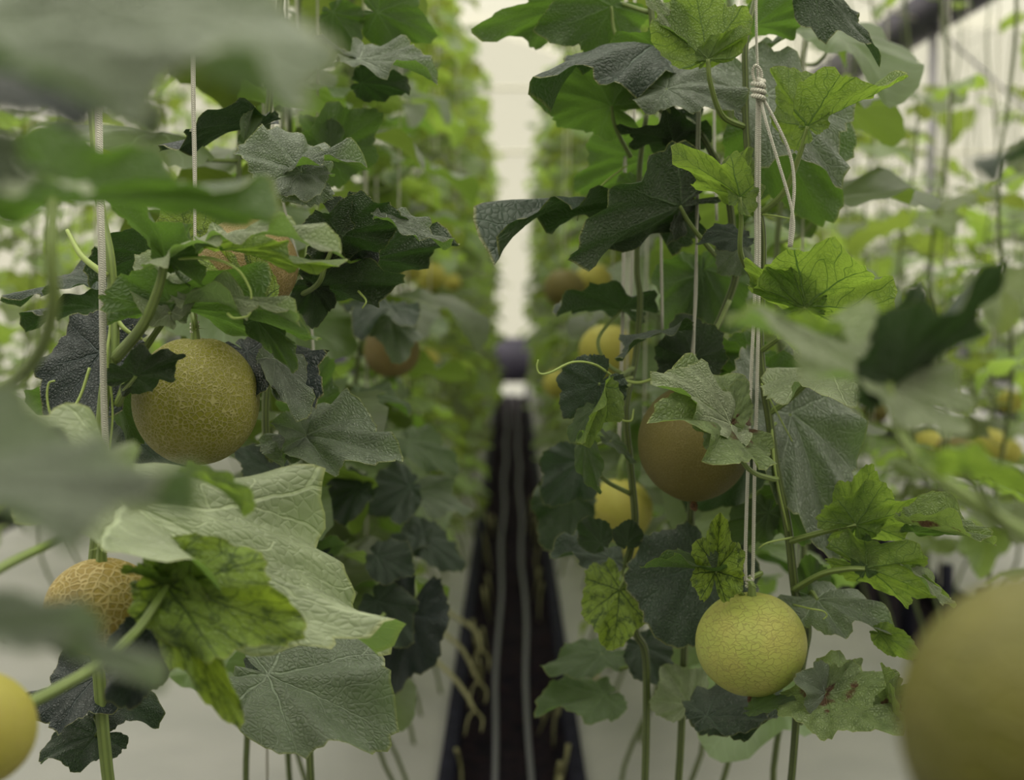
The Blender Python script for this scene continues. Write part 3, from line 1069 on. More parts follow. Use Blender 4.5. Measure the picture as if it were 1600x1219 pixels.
hero(R1, (1080, 70, 1.66), (1000, -22, 1.66), (-.3, -.5, .8), w=.42, mat='pale', fold=.2, droop=.2, roll=.2, lob=.5, seed=19)
hero(R1, (1258, 480, 1.60), (1398, 492, 1.57), (.10, .68, .72), w=1.05, mat='young', fold=.22, droop=.35, roll=.55, lob=.35, seed=20, tip=.9,
     pet=[(1245, 510, 1.64), (1215, 530, 1.70), (1190, 548, 1.74)], pr=.003)
hero(R1, (1258, 480, 1.60), (1166, 402, 1.58), (.4, .8, .45), w=.62, mat='young', fold=.15, droop=.3, roll=.2, lob=.3, seed=21)
hero(R1, (1250, 440, 1.72), (1372, 480, 1.70), (.1, -.7, .7), w=.7, mat='grey', fold=.1, droop=.3, roll=.6, lob=.4, seed=22)
hero(R1, (1294, 573, 1.66), (1452, 610, 1.56), (.15, -.72, .68), w=1.0, mat='pale', fold=.1, droop=.7, roll=.6, lob=.5, seed=23, wave=.09,
     pet=[(1262, 598, 1.69), (1232, 625, 1.73), (1203, 645, 1.75)], pr=.0034)
hero(R1, (1235, 648, 1.82), (1302, 872, 1.76), (.25, -.95, .2), w=.62, mat='grey', fold=.25, droop=.2, roll=.8, lob=.3, seed=24, quilt=.02,
     pet=[(1215, 660, 1.8), (1203, 668, 1.76)])
hero(R1, (1338, 820, 1.68), (1452, 792, 1.64), (.0, .85, .4), w=.85, mat='young', fold=.15, droop=.35, roll=.4, lob=.7, seed=25, tip=.9,
     pet=[(1300, 828, 1.7), (1262, 838, 1.73), (1236, 846, 1.76)], pr=.0034)
hero(R1, (1338, 820, 1.68), (1362, 724, 1.67), (.3, .9, .2), w=.75, mat='young', fold=.1, droop=.3, roll=.3, lob=.8, seed=26)
hero(R1, (1430, 818, 1.62), (1553, 852, 1.58), (.0, -.35, .95), w=.34, mat='browned', fold=.4, droop=.4, roll=.2, lob=.5, seed=27)
hero(R1, (1430, 832, 1.66), (1540, 842, 1.62), (.0, .7, .6), w=.3, mat='leaf', fold=.1, droop=.3, roll=.3, lob=.4, seed=28)
hero(R1, (1352, 889, 1.67), (1490, 948, 1.62), (-.25, .85, .45), w=.62, mat='young', fold=.2, droop=.45, roll=.3, lob=1.0, seed=29,
     pet=[(1325, 889, 1.68), (1285, 897, 1.71), (1240, 922, 1.77)], pr=.0036)
hero(R1, (1352, 889, 1.67), (1352, 832, 1.68), (.2, .9, .2), w=.8, mat='leaf', fold=.1, droop=.3, roll=.3, lob=.4, seed=30)
hero(R1, (1420, 890, 1.65), (1492, 950, 1.60), (.2, -.5, .8), w=.25, mat='pale', fold=.1, droop=.3, roll=.2, lob=.4, seed=31)
hero(R1, (1278, 938, 1.74), (1405, 1000, 1.66), (.15, -.75, .6), w=.62, mat='grey', fold=-.15, droop=.7, roll=.7, lob=.7, seed=32, quilt=.022,
     pet=[(1268, 925, 1.76), (1262, 940, 1.78), (1248, 965, 1.8)], pr=.003)
hero(R1, (1375, 990, 1.66), (1436, 1028, 1.64), (-.2, .9, .3), w=.7, mat='young', fold=.1, droop=.4, roll=.2, lob=.2, seed=33)
hero(R1, (1270, 925, 1.79), (1262, 868, 1.80), (.1, .8, .3), w=.9, mat='leaf', fold=.1, droop=.3, roll=.3, lob=.4, seed=34)
hero(R1, (1290, 1083, 1.66), (1412, 1150, 1.58), (.0, -.75, .65), w=1.05, mat='browned', fold=.12, droop=.4, roll=.4, lob=.7, seed=35,
     pet=[(1272, 1105, 1.7), (1252, 1130, 1.82)])
hero(R1, (1290, 1083, 1.66), (1347, 1028, 1.68), (-.2, -.9, .3), w=.6, mat='browned', fold=.1, droop=.3, roll=.1, lob=.9, seed=36)
hero(R1, (1290, 1083, 1.66), (1240, 1060, 1.64), (-.2, -.8, .5), w=1.1, mat='grey', fold=.1, droop=.3, roll=.1, lob=.3, seed=37)
hero(R1, (1395, 1112, 1.6), (1376, 1036, 1.6), (.9, -.4, .2), w=.4, mat='browned', fold=.3, droop=-.3, roll=.5, lob=.4, seed=38)
hero(R1, (1392, 1112, 1.62), (1425, 1060, 1.6), (.2, -.9, .4), w=.9, mat='browned', fold=.1, droop=.3, roll=.3, lob=.4, seed=39)
hero(R1, (1180, 1110, 1.68), (1245, 1095, 1.66), (0, -.5, .8), w=.55, mat='leaf', fold=.2, droop=.3, roll=.3, lob=.2, seed=40)
hero(R1, (1192, 590, 1.84), (1288, 628, 1.84), (-.1, .8, .5), w=.9, mat='leaf', fold=.1, droop=.3, roll=.4, lob=.5, seed=41)
hero(R1, (1270, -40, 1.72), (1376, 98, 1.66), (-.45, .8, .45), w=.42, mat='dark', fold=.3, droop=.5, roll=.2, lob=.7, tip=1.2, seed=42)
hero(R1, (1180, 40, 1.8), (1310, 20, 1.8), (0, .7, .7), w=.7, mat='leaf', fold=.2, droop=.4, roll=.2, lob=.7, seed=43)
hero(R1, (1185, 90, 1.85), (1240, 45, 1.85), (0, -.4, .9), w=.4, mat='grey', fold=.2, droop=.4, roll=.2, lob=.7, seed=44)
hero(R1, (1160, 372, 1.72), (1088, 382, 1.70), (0, -.6, .7), w=.7, mat='dark', fold=.1, droop=.6, roll=.5, lob=.4, seed=45)
hero(R1, (1160, 385, 1.76), (1120, 425, 1.74), (.5, -.6, .3), w=.9, mat='grey', fold=.1, droop=.4, roll=.5, lob=.3, seed=46)
hero(R1, (1200, 800, 1.86), (1150, 870, 1.86), (0, .6, .5), w=1.1, mat='leaf', fold=.1, droop=.3, roll=.4, lob=.4, seed=47)
hero(R1, (1215, 770, 1.86), (1260, 850, 1.86), (0, .6, .5), w=1.0, mat='leaf', fold=.1, droop=.3, roll=.4, lob=.4, seed=48)
hero(R1, (1180, 560, 1.9), (1090, 640, 1.9), (0, .6, .6), w=1.0, mat='leaf', fold=.1, droop=.3, roll=.4, lob=.4, seed=49)
hero(R1, (1185, 620, 1.86), (1290, 720, 1.95), (0, .5, .6), w=.9, mat='leaf', fold=.1, droop=.3, roll=.4, lob=.4, seed=50)
hero(R1, (1165, 720, 1.9), (1075, 800, 1.95), (0, .6, .6), w=1.0, mat='dark', fold=.1, droop=.3, roll=.4, lob=.4, seed=51)
tendril(R1, [(1205, 640, 1.75), (1190, 600, 1.73), (1222, 660, 1.7), (1238, 690, 1.7)])
tendril(R1, [(1188, 335, 1.72), (1215, 338, 1.68), (1236, 342, 1.66)])
tendril(R1, [(1238, 840, 1.75), (1200, 848, 1.7), (1185, 857, 1.7)])
tendril(R1, [(1240, 945, 1.75), (1265, 951, 1.7), (1286, 955, 1.69), (1292, 962, 1.69), (1286, 968, 1.69)])
tendril(R1, [(1205, 660, 1.75), (1212, 740, 1.73), (1232, 830, 1.75)], r=.0014)

# --- R2: vine whose stem crosses behind, with dark leaves
R2 = vine('melon vine with dark drooping leaves reaching over the aisle, left of the knotted string', Vector((0.16, 2.1, -0.13)))
stem(R2, [(1012, -30, 1.86), (1021, 60, 1.86), (1018, 110, 1.86), (1032, 170, 1.84), (1080, 192, 1.84), (1115, 245, 1.84), (1138, 310, 1.84), (1146, 380, 1.85), (1150, 430, 1.86), (1125, 500, 1.87), (1085, 590, 1.88),
          (1080, 800, 1.9), (1070, 1000, 1.95)], [0.004, 0.0045, 0.005, 0.0055, 0.005], 0.16, 2.1)
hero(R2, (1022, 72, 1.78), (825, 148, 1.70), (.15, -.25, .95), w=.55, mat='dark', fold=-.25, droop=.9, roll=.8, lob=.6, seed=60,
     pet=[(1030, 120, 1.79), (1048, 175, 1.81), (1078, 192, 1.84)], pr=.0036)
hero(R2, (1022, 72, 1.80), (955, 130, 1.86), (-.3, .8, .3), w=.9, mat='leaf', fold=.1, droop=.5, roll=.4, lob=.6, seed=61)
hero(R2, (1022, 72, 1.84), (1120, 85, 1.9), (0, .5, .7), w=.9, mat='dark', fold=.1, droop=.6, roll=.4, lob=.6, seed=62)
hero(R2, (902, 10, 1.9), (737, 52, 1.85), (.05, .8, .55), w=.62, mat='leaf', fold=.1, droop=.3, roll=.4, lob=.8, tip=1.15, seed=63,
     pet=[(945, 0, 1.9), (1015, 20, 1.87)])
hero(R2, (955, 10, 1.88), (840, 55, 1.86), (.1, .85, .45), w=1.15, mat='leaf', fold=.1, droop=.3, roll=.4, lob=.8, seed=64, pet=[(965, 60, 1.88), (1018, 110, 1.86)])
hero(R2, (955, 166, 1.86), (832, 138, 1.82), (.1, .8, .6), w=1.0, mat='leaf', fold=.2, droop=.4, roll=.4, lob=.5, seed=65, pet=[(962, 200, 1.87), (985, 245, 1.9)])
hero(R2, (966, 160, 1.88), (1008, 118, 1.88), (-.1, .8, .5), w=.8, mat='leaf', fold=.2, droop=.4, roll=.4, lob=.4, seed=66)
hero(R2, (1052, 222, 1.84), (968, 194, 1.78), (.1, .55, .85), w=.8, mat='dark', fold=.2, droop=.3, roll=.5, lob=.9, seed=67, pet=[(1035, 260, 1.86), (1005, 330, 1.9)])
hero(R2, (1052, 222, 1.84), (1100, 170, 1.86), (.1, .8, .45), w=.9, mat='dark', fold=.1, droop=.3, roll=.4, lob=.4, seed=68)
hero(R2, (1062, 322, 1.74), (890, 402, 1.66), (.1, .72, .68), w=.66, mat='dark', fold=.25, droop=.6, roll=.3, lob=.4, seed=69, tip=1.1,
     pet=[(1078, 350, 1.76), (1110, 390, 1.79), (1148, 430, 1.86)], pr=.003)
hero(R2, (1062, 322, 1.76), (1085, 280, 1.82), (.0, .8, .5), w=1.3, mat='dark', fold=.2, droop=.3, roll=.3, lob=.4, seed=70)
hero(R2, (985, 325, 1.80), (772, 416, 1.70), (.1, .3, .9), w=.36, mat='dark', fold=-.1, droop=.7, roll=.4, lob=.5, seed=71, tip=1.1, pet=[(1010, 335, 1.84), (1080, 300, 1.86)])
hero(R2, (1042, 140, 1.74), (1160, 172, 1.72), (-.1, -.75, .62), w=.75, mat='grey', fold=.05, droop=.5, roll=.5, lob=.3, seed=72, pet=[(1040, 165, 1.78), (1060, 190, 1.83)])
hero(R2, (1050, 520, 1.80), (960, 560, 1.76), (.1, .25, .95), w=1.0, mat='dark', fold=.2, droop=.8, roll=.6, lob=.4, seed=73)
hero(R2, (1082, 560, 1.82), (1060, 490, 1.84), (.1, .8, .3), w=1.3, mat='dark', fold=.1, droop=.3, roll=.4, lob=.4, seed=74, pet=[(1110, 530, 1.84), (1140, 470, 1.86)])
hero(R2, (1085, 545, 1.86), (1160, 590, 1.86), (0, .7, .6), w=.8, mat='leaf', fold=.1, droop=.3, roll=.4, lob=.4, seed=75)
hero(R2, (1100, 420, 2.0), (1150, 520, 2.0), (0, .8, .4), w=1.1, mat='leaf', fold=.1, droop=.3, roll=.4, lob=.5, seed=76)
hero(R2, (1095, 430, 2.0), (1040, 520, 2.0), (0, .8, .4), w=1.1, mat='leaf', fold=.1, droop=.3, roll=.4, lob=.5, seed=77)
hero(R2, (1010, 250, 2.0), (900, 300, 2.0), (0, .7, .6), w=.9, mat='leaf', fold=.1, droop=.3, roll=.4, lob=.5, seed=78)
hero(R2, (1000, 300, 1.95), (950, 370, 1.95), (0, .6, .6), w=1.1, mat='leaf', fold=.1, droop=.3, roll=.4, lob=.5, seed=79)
tendril(R2, [(980, 258, 1.86), (940, 290, 1.82), (925, 320, 1.8), (905, 335, 1.8), (902, 345, 1.8)])

# --- R3: vine with the curly tendril and the curled leaf
R3 = vine('melon vine with a long curly tendril and a curled yellow-green leaf', Vector((0.15, 1.98, -0.13)))
stem(R3, [(1010, 180, 1.92), (1000, 255, 1.92), (998, 330, 1.92), (995, 420, 1.92), (1000, 470, 1.92), (993, 560, 1.92), (978, 640, 1.9), (985, 730, 1.9), (992, 820, 1.9), (978, 900, 1.92), (992, 985, 1.92), (1010, 1050, 1.94)],
     [0.0035, 0.0045, 0.0055, 0.005], 0.15, 1.98)
hero(R3, (935, 600, 1.72), (880, 655, 1.74), (.5, -.5, .5), w=1.1, mat='dark', fold=.1, droop=.9, roll=.9, lob=.4, seed=90, pet=[(950, 598, 1.74), (966, 590, 1.8), (990, 575, 1.92)])
hero(R3, (945, 605, 1.68), (900, 695, 1.68), (.85, -.5, .2), w=.55, mat='young', fold=.35, droop=.6, roll=.4, lob=.5, seed=91)
hero(R3, (925, 640, 1.72), (890, 690, 1.70), (-.6, -.7, .2), w=.5, mat='leaf', fold=.1, droop=.3, roll=.4, lob=.5, seed=92)
hero(R3, (915, 690, 1.78), (940, 770, 1.78), (-.5, -.7, .3), w=.45, mat='leaf', fold=.1, droop=.3, roll=.4, lob=.3, seed=93)
hero(R3, (955, 690, 1.82), (990, 725, 1.82), (.3, -.7, .6), w=.45, mat='grey', fold=.1, droop=.7, roll=.4, lob=.3, seed=94, pet=[(930, 700, 1.84), (940, 745, 1.86), (985, 772, 1.9)])
hero(R3, (1141, 663, 1.60), (1010, 662, 1.54), (.05, -.8, .6), w=.85, mat='browned', fold=.2, droop=.6, roll=.7, lob=.7, seed=95,
     pet=[(1150, 700, 1.6), (1172, 735, 1.62), (1205, 748, 1.7), (1213, 748, 1.75)], pr=.003)
hero(R3, (1141, 663, 1.60), (1016, 588, 1.56), (-.1, -.7, .7), w=.5, mat='pale', fold=.1, droop=.5, roll=.2, lob=.5, seed=96)
hero(R3, (1141, 663, 1.60), (1165, 592, 1.62), (-.2, -.8, .5), w=.7, mat='browned', fold=.1, droop=.3, roll=.3, lob=.5, seed=97)
hero(R3, (1141, 663, 1.60), (1108, 704, 1.56), (0, -.9, .4), w=.9, mat='pale', fold=.1, droop=.3, roll=.3, lob=.5, seed=98)
hero(R3, (968, 922, 1.88), (958, 1017, 1.84), (.05, -.95, .3), w=.95, mat='mottled', fold=.15, droop=.4, roll=.6, lob=.3, seed=99, pet=[(975, 905, 1.88), (980, 890, 1.91)])
hero(R3, (1090, 885, 1.86), (1040, 1008, 1.82), (.0, -.8, .5), w=1.25, mat='dark', fold=.1, droop=.5, roll=.5, lob=.3, seed=100, pet=[(1100, 880, 1.88), (1130, 870, 1.9)])
hero(R3, (955, 875, 1.95), (860, 870, 1.95), (.0, -.4, .8), w=.9, mat='dark', fold=.1, droop=.6, roll=.5, lob=.4, seed=101)
hero(R3, (980, 850, 1.86), (985, 812, 1.86), (.0, .8, .4), w=1.0, mat='dark', fold=.2, droop=.3, roll=.3, lob=.2, seed=102)
hero(R3, (940, 850, 1.88), (905, 815, 1.88), (.0, .8, .4), w=1.0, mat='dark', fold=.2, droop=.3, roll=.3, lob=.2, seed=103)
hero(R3, (905, 720, 2.1), (850, 790, 2.1), (.3, -.8, .3), w=1.1, mat='dark', fold=.1, droop=.5, roll=.5, lob=.5, seed=104)
hero(R3, (890, 770, 2.3), (850, 860, 2.3), (.3, .8, .3), w=1.0, mat='dark', fold=.1, droop=.5, roll=.5, lob=.5, seed=105)
hero(R3, (970, 485, 1.95), (870, 495, 1.9), (0, .4, .9), w=.7, mat='dark', fold=.2, droop=.7, roll=.4, lob=.7, seed=106, pet=[(935, 530, 1.92), (950, 570, 1.92), (985, 590, 1.92)])
hero(R3, (940, 1022, 2.15), (846, 1040, 2.1), (0, -.5, .8), w=.62, mat='leaf', fold=.0, droop=.3, roll=.4, lob=.2, seed=107, pet=[(960, 1045, 2.15), (990, 1040, 2.1)])
hero(R3, (945, 1085, 2.15), (835, 1122, 2.1), (0, -.5, .8), w=.8, mat='leaf', fold=.0, droop=.3, roll=.4, lob=.4, seed=108)
hero(R3, (1000, 1010, 2.0), (1040, 1075, 2.0), (0, -.6, .6), w=1.0, mat='dark', fold=.1, droop=.4, roll=.4, lob=.4, seed=109)
hero(R3, (1075, 1100, 1.95), (1035, 1040, 1.95), (0, -.8, .4), w=1.2, mat='pale', fold=.1, droop=.4, roll=.4, lob=.4, seed=110)
hero(R3, (1200, 1090, 1.85), (1080, 1135, 1.85), (0, -.3, .9), w=.9, mat='dark', fold=.1, droop=.6, roll=.6, lob=.4, seed=111)
hero(R3, (1105, 1120, 1.8), (1200, 1090, 1.85), (0, -.3, .9), w=.9, mat='dark', fold=.1, droop=.6, roll=.6, lob=.4, seed=112)
hero(R3, (1118, 893, 1.66), (1126, 800, 1.66), (-.1, -.9, -.1), w=.72, mat='mottled', fold=.3, droop=-.3, roll=.5, lob=.9, seed=113, quilt=.03, wave=.12,
     pet=[(1140, 908, 1.68), (1160, 930, 1.7)])
hero(R3, (1118, 893, 1.66), (1000, 886, 1.66), (0, -.4, .9), w=.2, mat='leaf', fold=.3, droop=.2, roll=.3, lob=.5, seed=114)
tendril(R3, [(988, 590, 1.9), (965, 592, 1.75), (930, 570, 1.7), (895, 566, 1.68), (860, 582, 1.67), (844, 584, 1.67), (839, 574, 1.67), (841, 562, 1.67)], r=.0014)
tendril(R3, [(985, 600, 1.9), (963, 620, 1.75), (962, 650, 1.74), (985, 658, 1.76), (990, 640, 1.8)], r=.0016)
tendril(R3, [(966, 592, 1.78), (1000, 598, 1.76), (1040, 585, 1.74), (1080, 585, 1.8)], r=.0018)

# --- L1: the sharp vine on the left string
L1 = vine('sharp melon vine beside the thick white string at left, with thick green leaf stalks', Vector((-0.2, 1.65, -0.13)))
stem(L1, [(140, 120, 1.56), (150, 250, 1.53), (158, 330, 1.52), (172, 400, 1.51), (176, 460, 1.51), (178, 545, 1.5), (165, 600, 1.5), (158, 680, 1.5), (154, 800, 1.52), (150, 1000, 1.56)],
     [0.0045, 0.005, 0.006, 0.007, 0.0065], -0.2, 1.65, 'petiole')
hero(L1, (258, 405, 1.40), (158, 308, 1.36), (.55, .6, .6), w=.62, mat='leaf', fold=.25, droop=.1, roll=.1, lob=.6, seed=120,
     pet=[(248, 450, 1.41), (222, 510, 1.44), (180, 560, 1.5)], pr=.0052)
hero(L1, (258, 405, 1.40), (348, 378, 1.36), (-.1, -.2, .95), w=.95, mat='pale', fold=.1, droop=.5, roll=.9, lob=.5, seed=121)
hero(L1, (258, 405, 1.40), (300, 352, 1.42), (-.3, .8, .5), w=1.0, mat='leaf', fold=.2, droop=.2, roll=.2, lob=.3, seed=122)
hero(L1, (340, 378, 1.38), (540, 405, 1.34), (.0, -.3, .95), w=.24, mat='pale', fold=.1, droop=.3, roll=.6, lob=.6, seed=123, tip=1.1, wave=.1)
hero(L1, (345, 392, 1.40), (530, 415, 1.36), (.0, .7, .65), w=.2, mat='young', fold=.1, droop=.3, roll=.2, lob=.5, seed=124)
hero(L1, (268, 488, 1.44), (218, 398, 1.46), (.3, -.85, .3), w=.7, mat='pale', fold=.1, droop=.2, roll=.2, lob=.3, seed=125)
hero(L1, (268, 488, 1.44), (300, 415, 1.46), (-.1, -.9, .3), w=.7, mat='pale', fold=.1, droop=.2, roll=.2, lob=.3, seed=126)
hero(L1, (268, 488, 1.44), (496, 530, 1.42), (.05, .62, .75), w=.42, mat='leaf', fold=.2, droop=.5, roll=.3, lob=.6, seed=127,
     pet=[(250, 510, 1.45), (205, 580, 1.48), (184, 632, 1.5)], pr=.0038)
hero(L1, (300, 470, 1.42), (470, 512, 1.40), (.05, -.3, .95), w=.22, mat='pale', fold=.1, droop=.5, roll=.4, lob=.6, seed=128, wave=.1)
hero(L1, (400, 500, 1.44), (458, 584, 1.44), (.2, .8, .4), w=.55, mat='leaf', fold=.1, droop=.4, roll=.3, lob=.6, seed=129)
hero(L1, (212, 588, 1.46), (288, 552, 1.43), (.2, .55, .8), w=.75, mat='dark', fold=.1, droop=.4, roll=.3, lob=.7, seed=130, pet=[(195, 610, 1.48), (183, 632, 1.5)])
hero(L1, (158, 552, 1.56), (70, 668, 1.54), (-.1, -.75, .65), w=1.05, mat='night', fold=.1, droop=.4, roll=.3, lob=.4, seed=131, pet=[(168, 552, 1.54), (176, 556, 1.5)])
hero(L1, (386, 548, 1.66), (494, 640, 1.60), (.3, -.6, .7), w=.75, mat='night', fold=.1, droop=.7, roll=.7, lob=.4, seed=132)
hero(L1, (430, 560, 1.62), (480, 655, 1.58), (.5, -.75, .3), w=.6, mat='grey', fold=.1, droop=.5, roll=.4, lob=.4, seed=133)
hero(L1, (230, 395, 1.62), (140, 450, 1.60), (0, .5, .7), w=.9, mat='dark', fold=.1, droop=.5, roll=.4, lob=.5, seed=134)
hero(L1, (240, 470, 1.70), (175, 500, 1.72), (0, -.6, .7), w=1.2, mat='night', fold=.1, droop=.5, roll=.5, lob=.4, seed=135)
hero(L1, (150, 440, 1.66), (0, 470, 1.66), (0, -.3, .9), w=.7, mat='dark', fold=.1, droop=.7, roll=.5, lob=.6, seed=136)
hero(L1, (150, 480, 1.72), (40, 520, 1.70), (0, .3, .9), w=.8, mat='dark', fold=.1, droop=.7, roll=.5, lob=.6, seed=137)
hero(L1, (200, 650, 1.66), (150, 720, 1.66), (0, -.5, .8), w=1.2, mat='dark', fold=.1, droop=.5, roll=.4, lob=.5, seed=138)
hero(L1, (210, 690, 1.72), (290, 760, 1.70), (0, -.5, .8), w=1.0, mat='dark', fold=.1, droop=.5, roll=.4, lob=.5, seed=139)
hero(L1, (100, 620, 1.76), (20, 660, 1.76), (0, .5, .8), w=1.0, mat='leaf', fold=.1, droop=.5, roll=.4, lob=.5, seed=140)
hero(L1, (165, 585, 1.6), (215, 700, 1.62), (0, .5, .6), w=.8, mat='leaf', fold=.1, droop=.4, roll=.4, lob=.5, seed=141)
hero(L1, (150, 1060, 1.6), (40, 1110, 1.6), (0, -.5, .8), w=1.0, mat='night', fold=.1, droop=.5, roll=.4, lob=.5, seed=142, pet=[(155, 1050, 1.57), (152, 1030, 1.56)])
hero(L1, (150, 1150, 1.62), (60, 1190, 1.6), (0, -.5, .8), w=1.1, mat='dark', fold=.1, droop=.5, roll=.4, lob=.5, seed=143, pet=[(155, 1140, 1.6), (150, 1120, 1.57)])
hero(L1, (160, 1090, 1.66), (250, 1130, 1.66), (0, -.5, .8), w=1.0, mat='dark', fold=.1, droop=.5, roll=.4, lob=.5, seed=144)
tendril(L1, [(140, 575, 1.5), (125, 620, 1.49), (105, 648, 1.48), (82, 650, 1.47), (74, 625, 1.47), (76, 600, 1.47), (86, 595, 1.47)], r=.0014)
tendril(L1, [(280, 404, 1.4), (330, 404, 1.38), (370, 420, 1.37), (390, 450, 1.37), (393, 468, 1.37)], r=.0014)
tendril(L1, [(356, 490, 1.40), (365, 497, 1.38), (385, 495, 1.38), (392, 488, 1.38)], r=.0012)
tendril(L1, [(176, 470, 1.5), (172, 515, 1.5), (168, 560, 1.49), (176, 640, 1.5), (170, 720, 1.5)], r=.0016)
tendril(L1, [(165, 430, 1.5), (128, 400, 1.52), (105, 360, 1.55)], r=.0032)
tendril(L1, [(176, 490, 1.51), (196, 515, 1.5), (222, 530, 1.5)], r=.0024)
tendril(L1, [(70, 790, 1.5), (45, 745, 1.5), (35, 770, 1.5), (60, 760, 1.5), (78, 748, 1.5)], r=.0022)
tendril(L1, [(15, 700, 1.5), (30, 760, 1.5), (75, 790, 1.5)], r=.0024)

# --- L2: vine behind the netted melon
L2 = vine('melon vine behind the netted melon on the left, holding grey-green and deep green leaves', Vector((-0.2, 1.9, -0.13)))
stem(L2, [(440, -20, 1.8), (425, 120, 1.8), (412, 260, 1.8), (410, 330, 1.8), (418, 400, 1.82), (425, 520, 1.84), (415, 640, 1.84), (425, 740, 1.86), (470, 900, 1.9), (478, 1000, 1.9)], [0.0045, 0.005, 0.005, 0.0055], -0.2, 1.9)
hero(L2, (470, 268, 1.64), (364, 240, 1.62), (-.05, -.82, .58), w=.95, mat='grey', fold=.1, droop=.6, roll=.8, lob=.3, seed=150, quilt=.03, pet=[(460, 285, 1.66), (420, 320, 1.78)])
hero(L2, (455, 262, 1.64), (580, 268, 1.60), (.0, -.5, .87), w=.42, mat='grey', fold=.1, droop=.2, roll=.5, lob=.6, seed=151, wave=.1, tip=1.1)
hero(L2, (465, 270, 1.64), (495, 305, 1.60), (.0, -.7, .6), w=1.1, mat='grey', fold=.1, droop=.3, roll=.5, lob=.4, seed=152)
hero(L2, (528, 366, 1.62), (640, 345, 1.60), (-.1, .8, .55), w=.75, mat='dark', fold=.15, droop=.4, roll=.3, lob=.3, seed=153, pet=[(510, 410, 1.63), (490, 450, 1.66), (420, 480, 1.8)], pr=.003)
hero(L2, (528, 366, 1.62), (500, 312, 1.66), (.1, .85, .45), w=1.0, mat='dark', fold=.15, droop=.2, roll=.3, lob=.3, seed=154)
hero(L2, (603, 343, 1.60), (710, 372, 1.58), (.0, -.4, .9), w=.36, mat='grey', fold=.1, droop=.4, roll=.5, lob=.6, seed=155, wave=.1)
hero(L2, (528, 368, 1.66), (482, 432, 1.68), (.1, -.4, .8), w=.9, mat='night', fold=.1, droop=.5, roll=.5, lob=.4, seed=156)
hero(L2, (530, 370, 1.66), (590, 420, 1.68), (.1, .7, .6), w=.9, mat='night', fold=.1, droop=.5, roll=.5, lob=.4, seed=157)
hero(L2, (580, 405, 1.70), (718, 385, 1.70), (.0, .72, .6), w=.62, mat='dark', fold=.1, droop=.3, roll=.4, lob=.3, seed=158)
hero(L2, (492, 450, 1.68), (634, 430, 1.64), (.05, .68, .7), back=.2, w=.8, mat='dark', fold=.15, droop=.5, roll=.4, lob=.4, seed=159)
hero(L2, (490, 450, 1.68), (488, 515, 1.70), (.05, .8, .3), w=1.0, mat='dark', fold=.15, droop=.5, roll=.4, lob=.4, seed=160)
hero(L2, (478, 682, 1.68), (630, 722, 1.60), (.05, -.72, .65), w=.62, mat='grey', fold=.1, droop=.4, roll=.6, lob=.4, seed=161, quilt=.02, pet=[(455, 670, 1.7), (425, 690, 1.84)])
hero(L2, (478, 682, 1.68), (424, 660, 1.66), (-.1, -.8, .6), w=1.1, mat='grey', fold=.1, droop=.4, roll=.6, lob=.4, seed=162)
hero(L2, (470, 670, 1.7), (455, 725, 1.66), (-.1, -.8, .5), w=1.1, mat='grey', fold=.1, droop=.4, roll=.6, lob=.4, seed=163)
hero(L2, (515, 240, 1.92), (600, 175, 1.92), (-.1, .9, .4), w=.95, mat='leaf', fold=.1, droop=.2, roll=.3, lob=.7, seed=164, pet=[(505, 290, 1.92), (484, 370, 1.9), (478, 420, 1.88)])
hero(L2, (515, 240, 1.92), (468, 178, 1.92), (.2, .9, .3), w=.9, mat='leaf', fold=.1, droop=.2, roll=.3, lob=.6, seed=165)
hero(L2, (562, 92, 1.84), (684, 128, 1.80), (.0, -.62, .78), w=.52, mat='grey', fold=.1, droop=.3, roll=.5, lob=.4, seed=166, wave=.1)
hero(L2, (562, 96, 1.86), (480, 70, 1.86), (.0, -.2, .9), w=.7, mat='dark', fold=.1, droop=.5, roll=.5, lob=.4, seed=167)
hero(L2, (565, 130, 1.9), (640, 150, 1.9), (.0, .6, .7), w=1.0, mat='dark', fold=.1, droop=.5, roll=.5, lob=.4, seed=168)
hero(L2, (590, 20, 1.95), (680, 60, 1.95), (.0, .8, .5), w=1.0, mat='leaf', fold=.1, droop=.4, roll=.5, lob=.6, seed=169)
hero(L2, (520, 20, 1.95), (560, 80, 1.95), (.0, .8, .5), w=1.0, mat='leaf', fold=.1, droop=.4, roll=.5, lob=.6, seed=170)
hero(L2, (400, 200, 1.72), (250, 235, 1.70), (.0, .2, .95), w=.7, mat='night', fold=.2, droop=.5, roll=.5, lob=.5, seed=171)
hero(L2, (380, 225, 1.68), (398, 165, 1.7), (.7, -.5, .3), w=.5, mat='leaf', fold=.2, droop=.3, roll=.5, lob=.5, seed=172)
hero(L2, (402, 475, 1.54), (325, 400, 1.56), (-.1, -.9, .3), w=.8, mat='mottled', fold=.1, droop=.2, roll=.4, lob=.3, seed=173, quilt=.02)
hero(L2, (300, 400, 1.66), (280, 312, 1.68), (-.1, -.9, .3), w=1.3, mat='mottled', fold=.1, droop=.2, roll=.4, lob=.3, seed=174, quilt=.02)
hero(L2, (400, 400, 1.74), (330, 470, 1.74), (0, -.8, .4), w=1.2, mat='mottled', fold=.1, droop=.2, roll=.4, lob=.3, seed=175)
hero(L2, (388, 790, 1.60), (478, 792, 1.56), (0, -.6, .8), w=.45, mat='dark', fold=.1, droop=.7, roll=.5, lob=.4, seed=176, quilt=.03)
hero(L2, (455, 880, 2.0), (540, 850, 2.0), (0, .6, .7), w=.9, mat='leaf', fold=.1, droop=.4, roll=.4, lob=.4, seed=177)
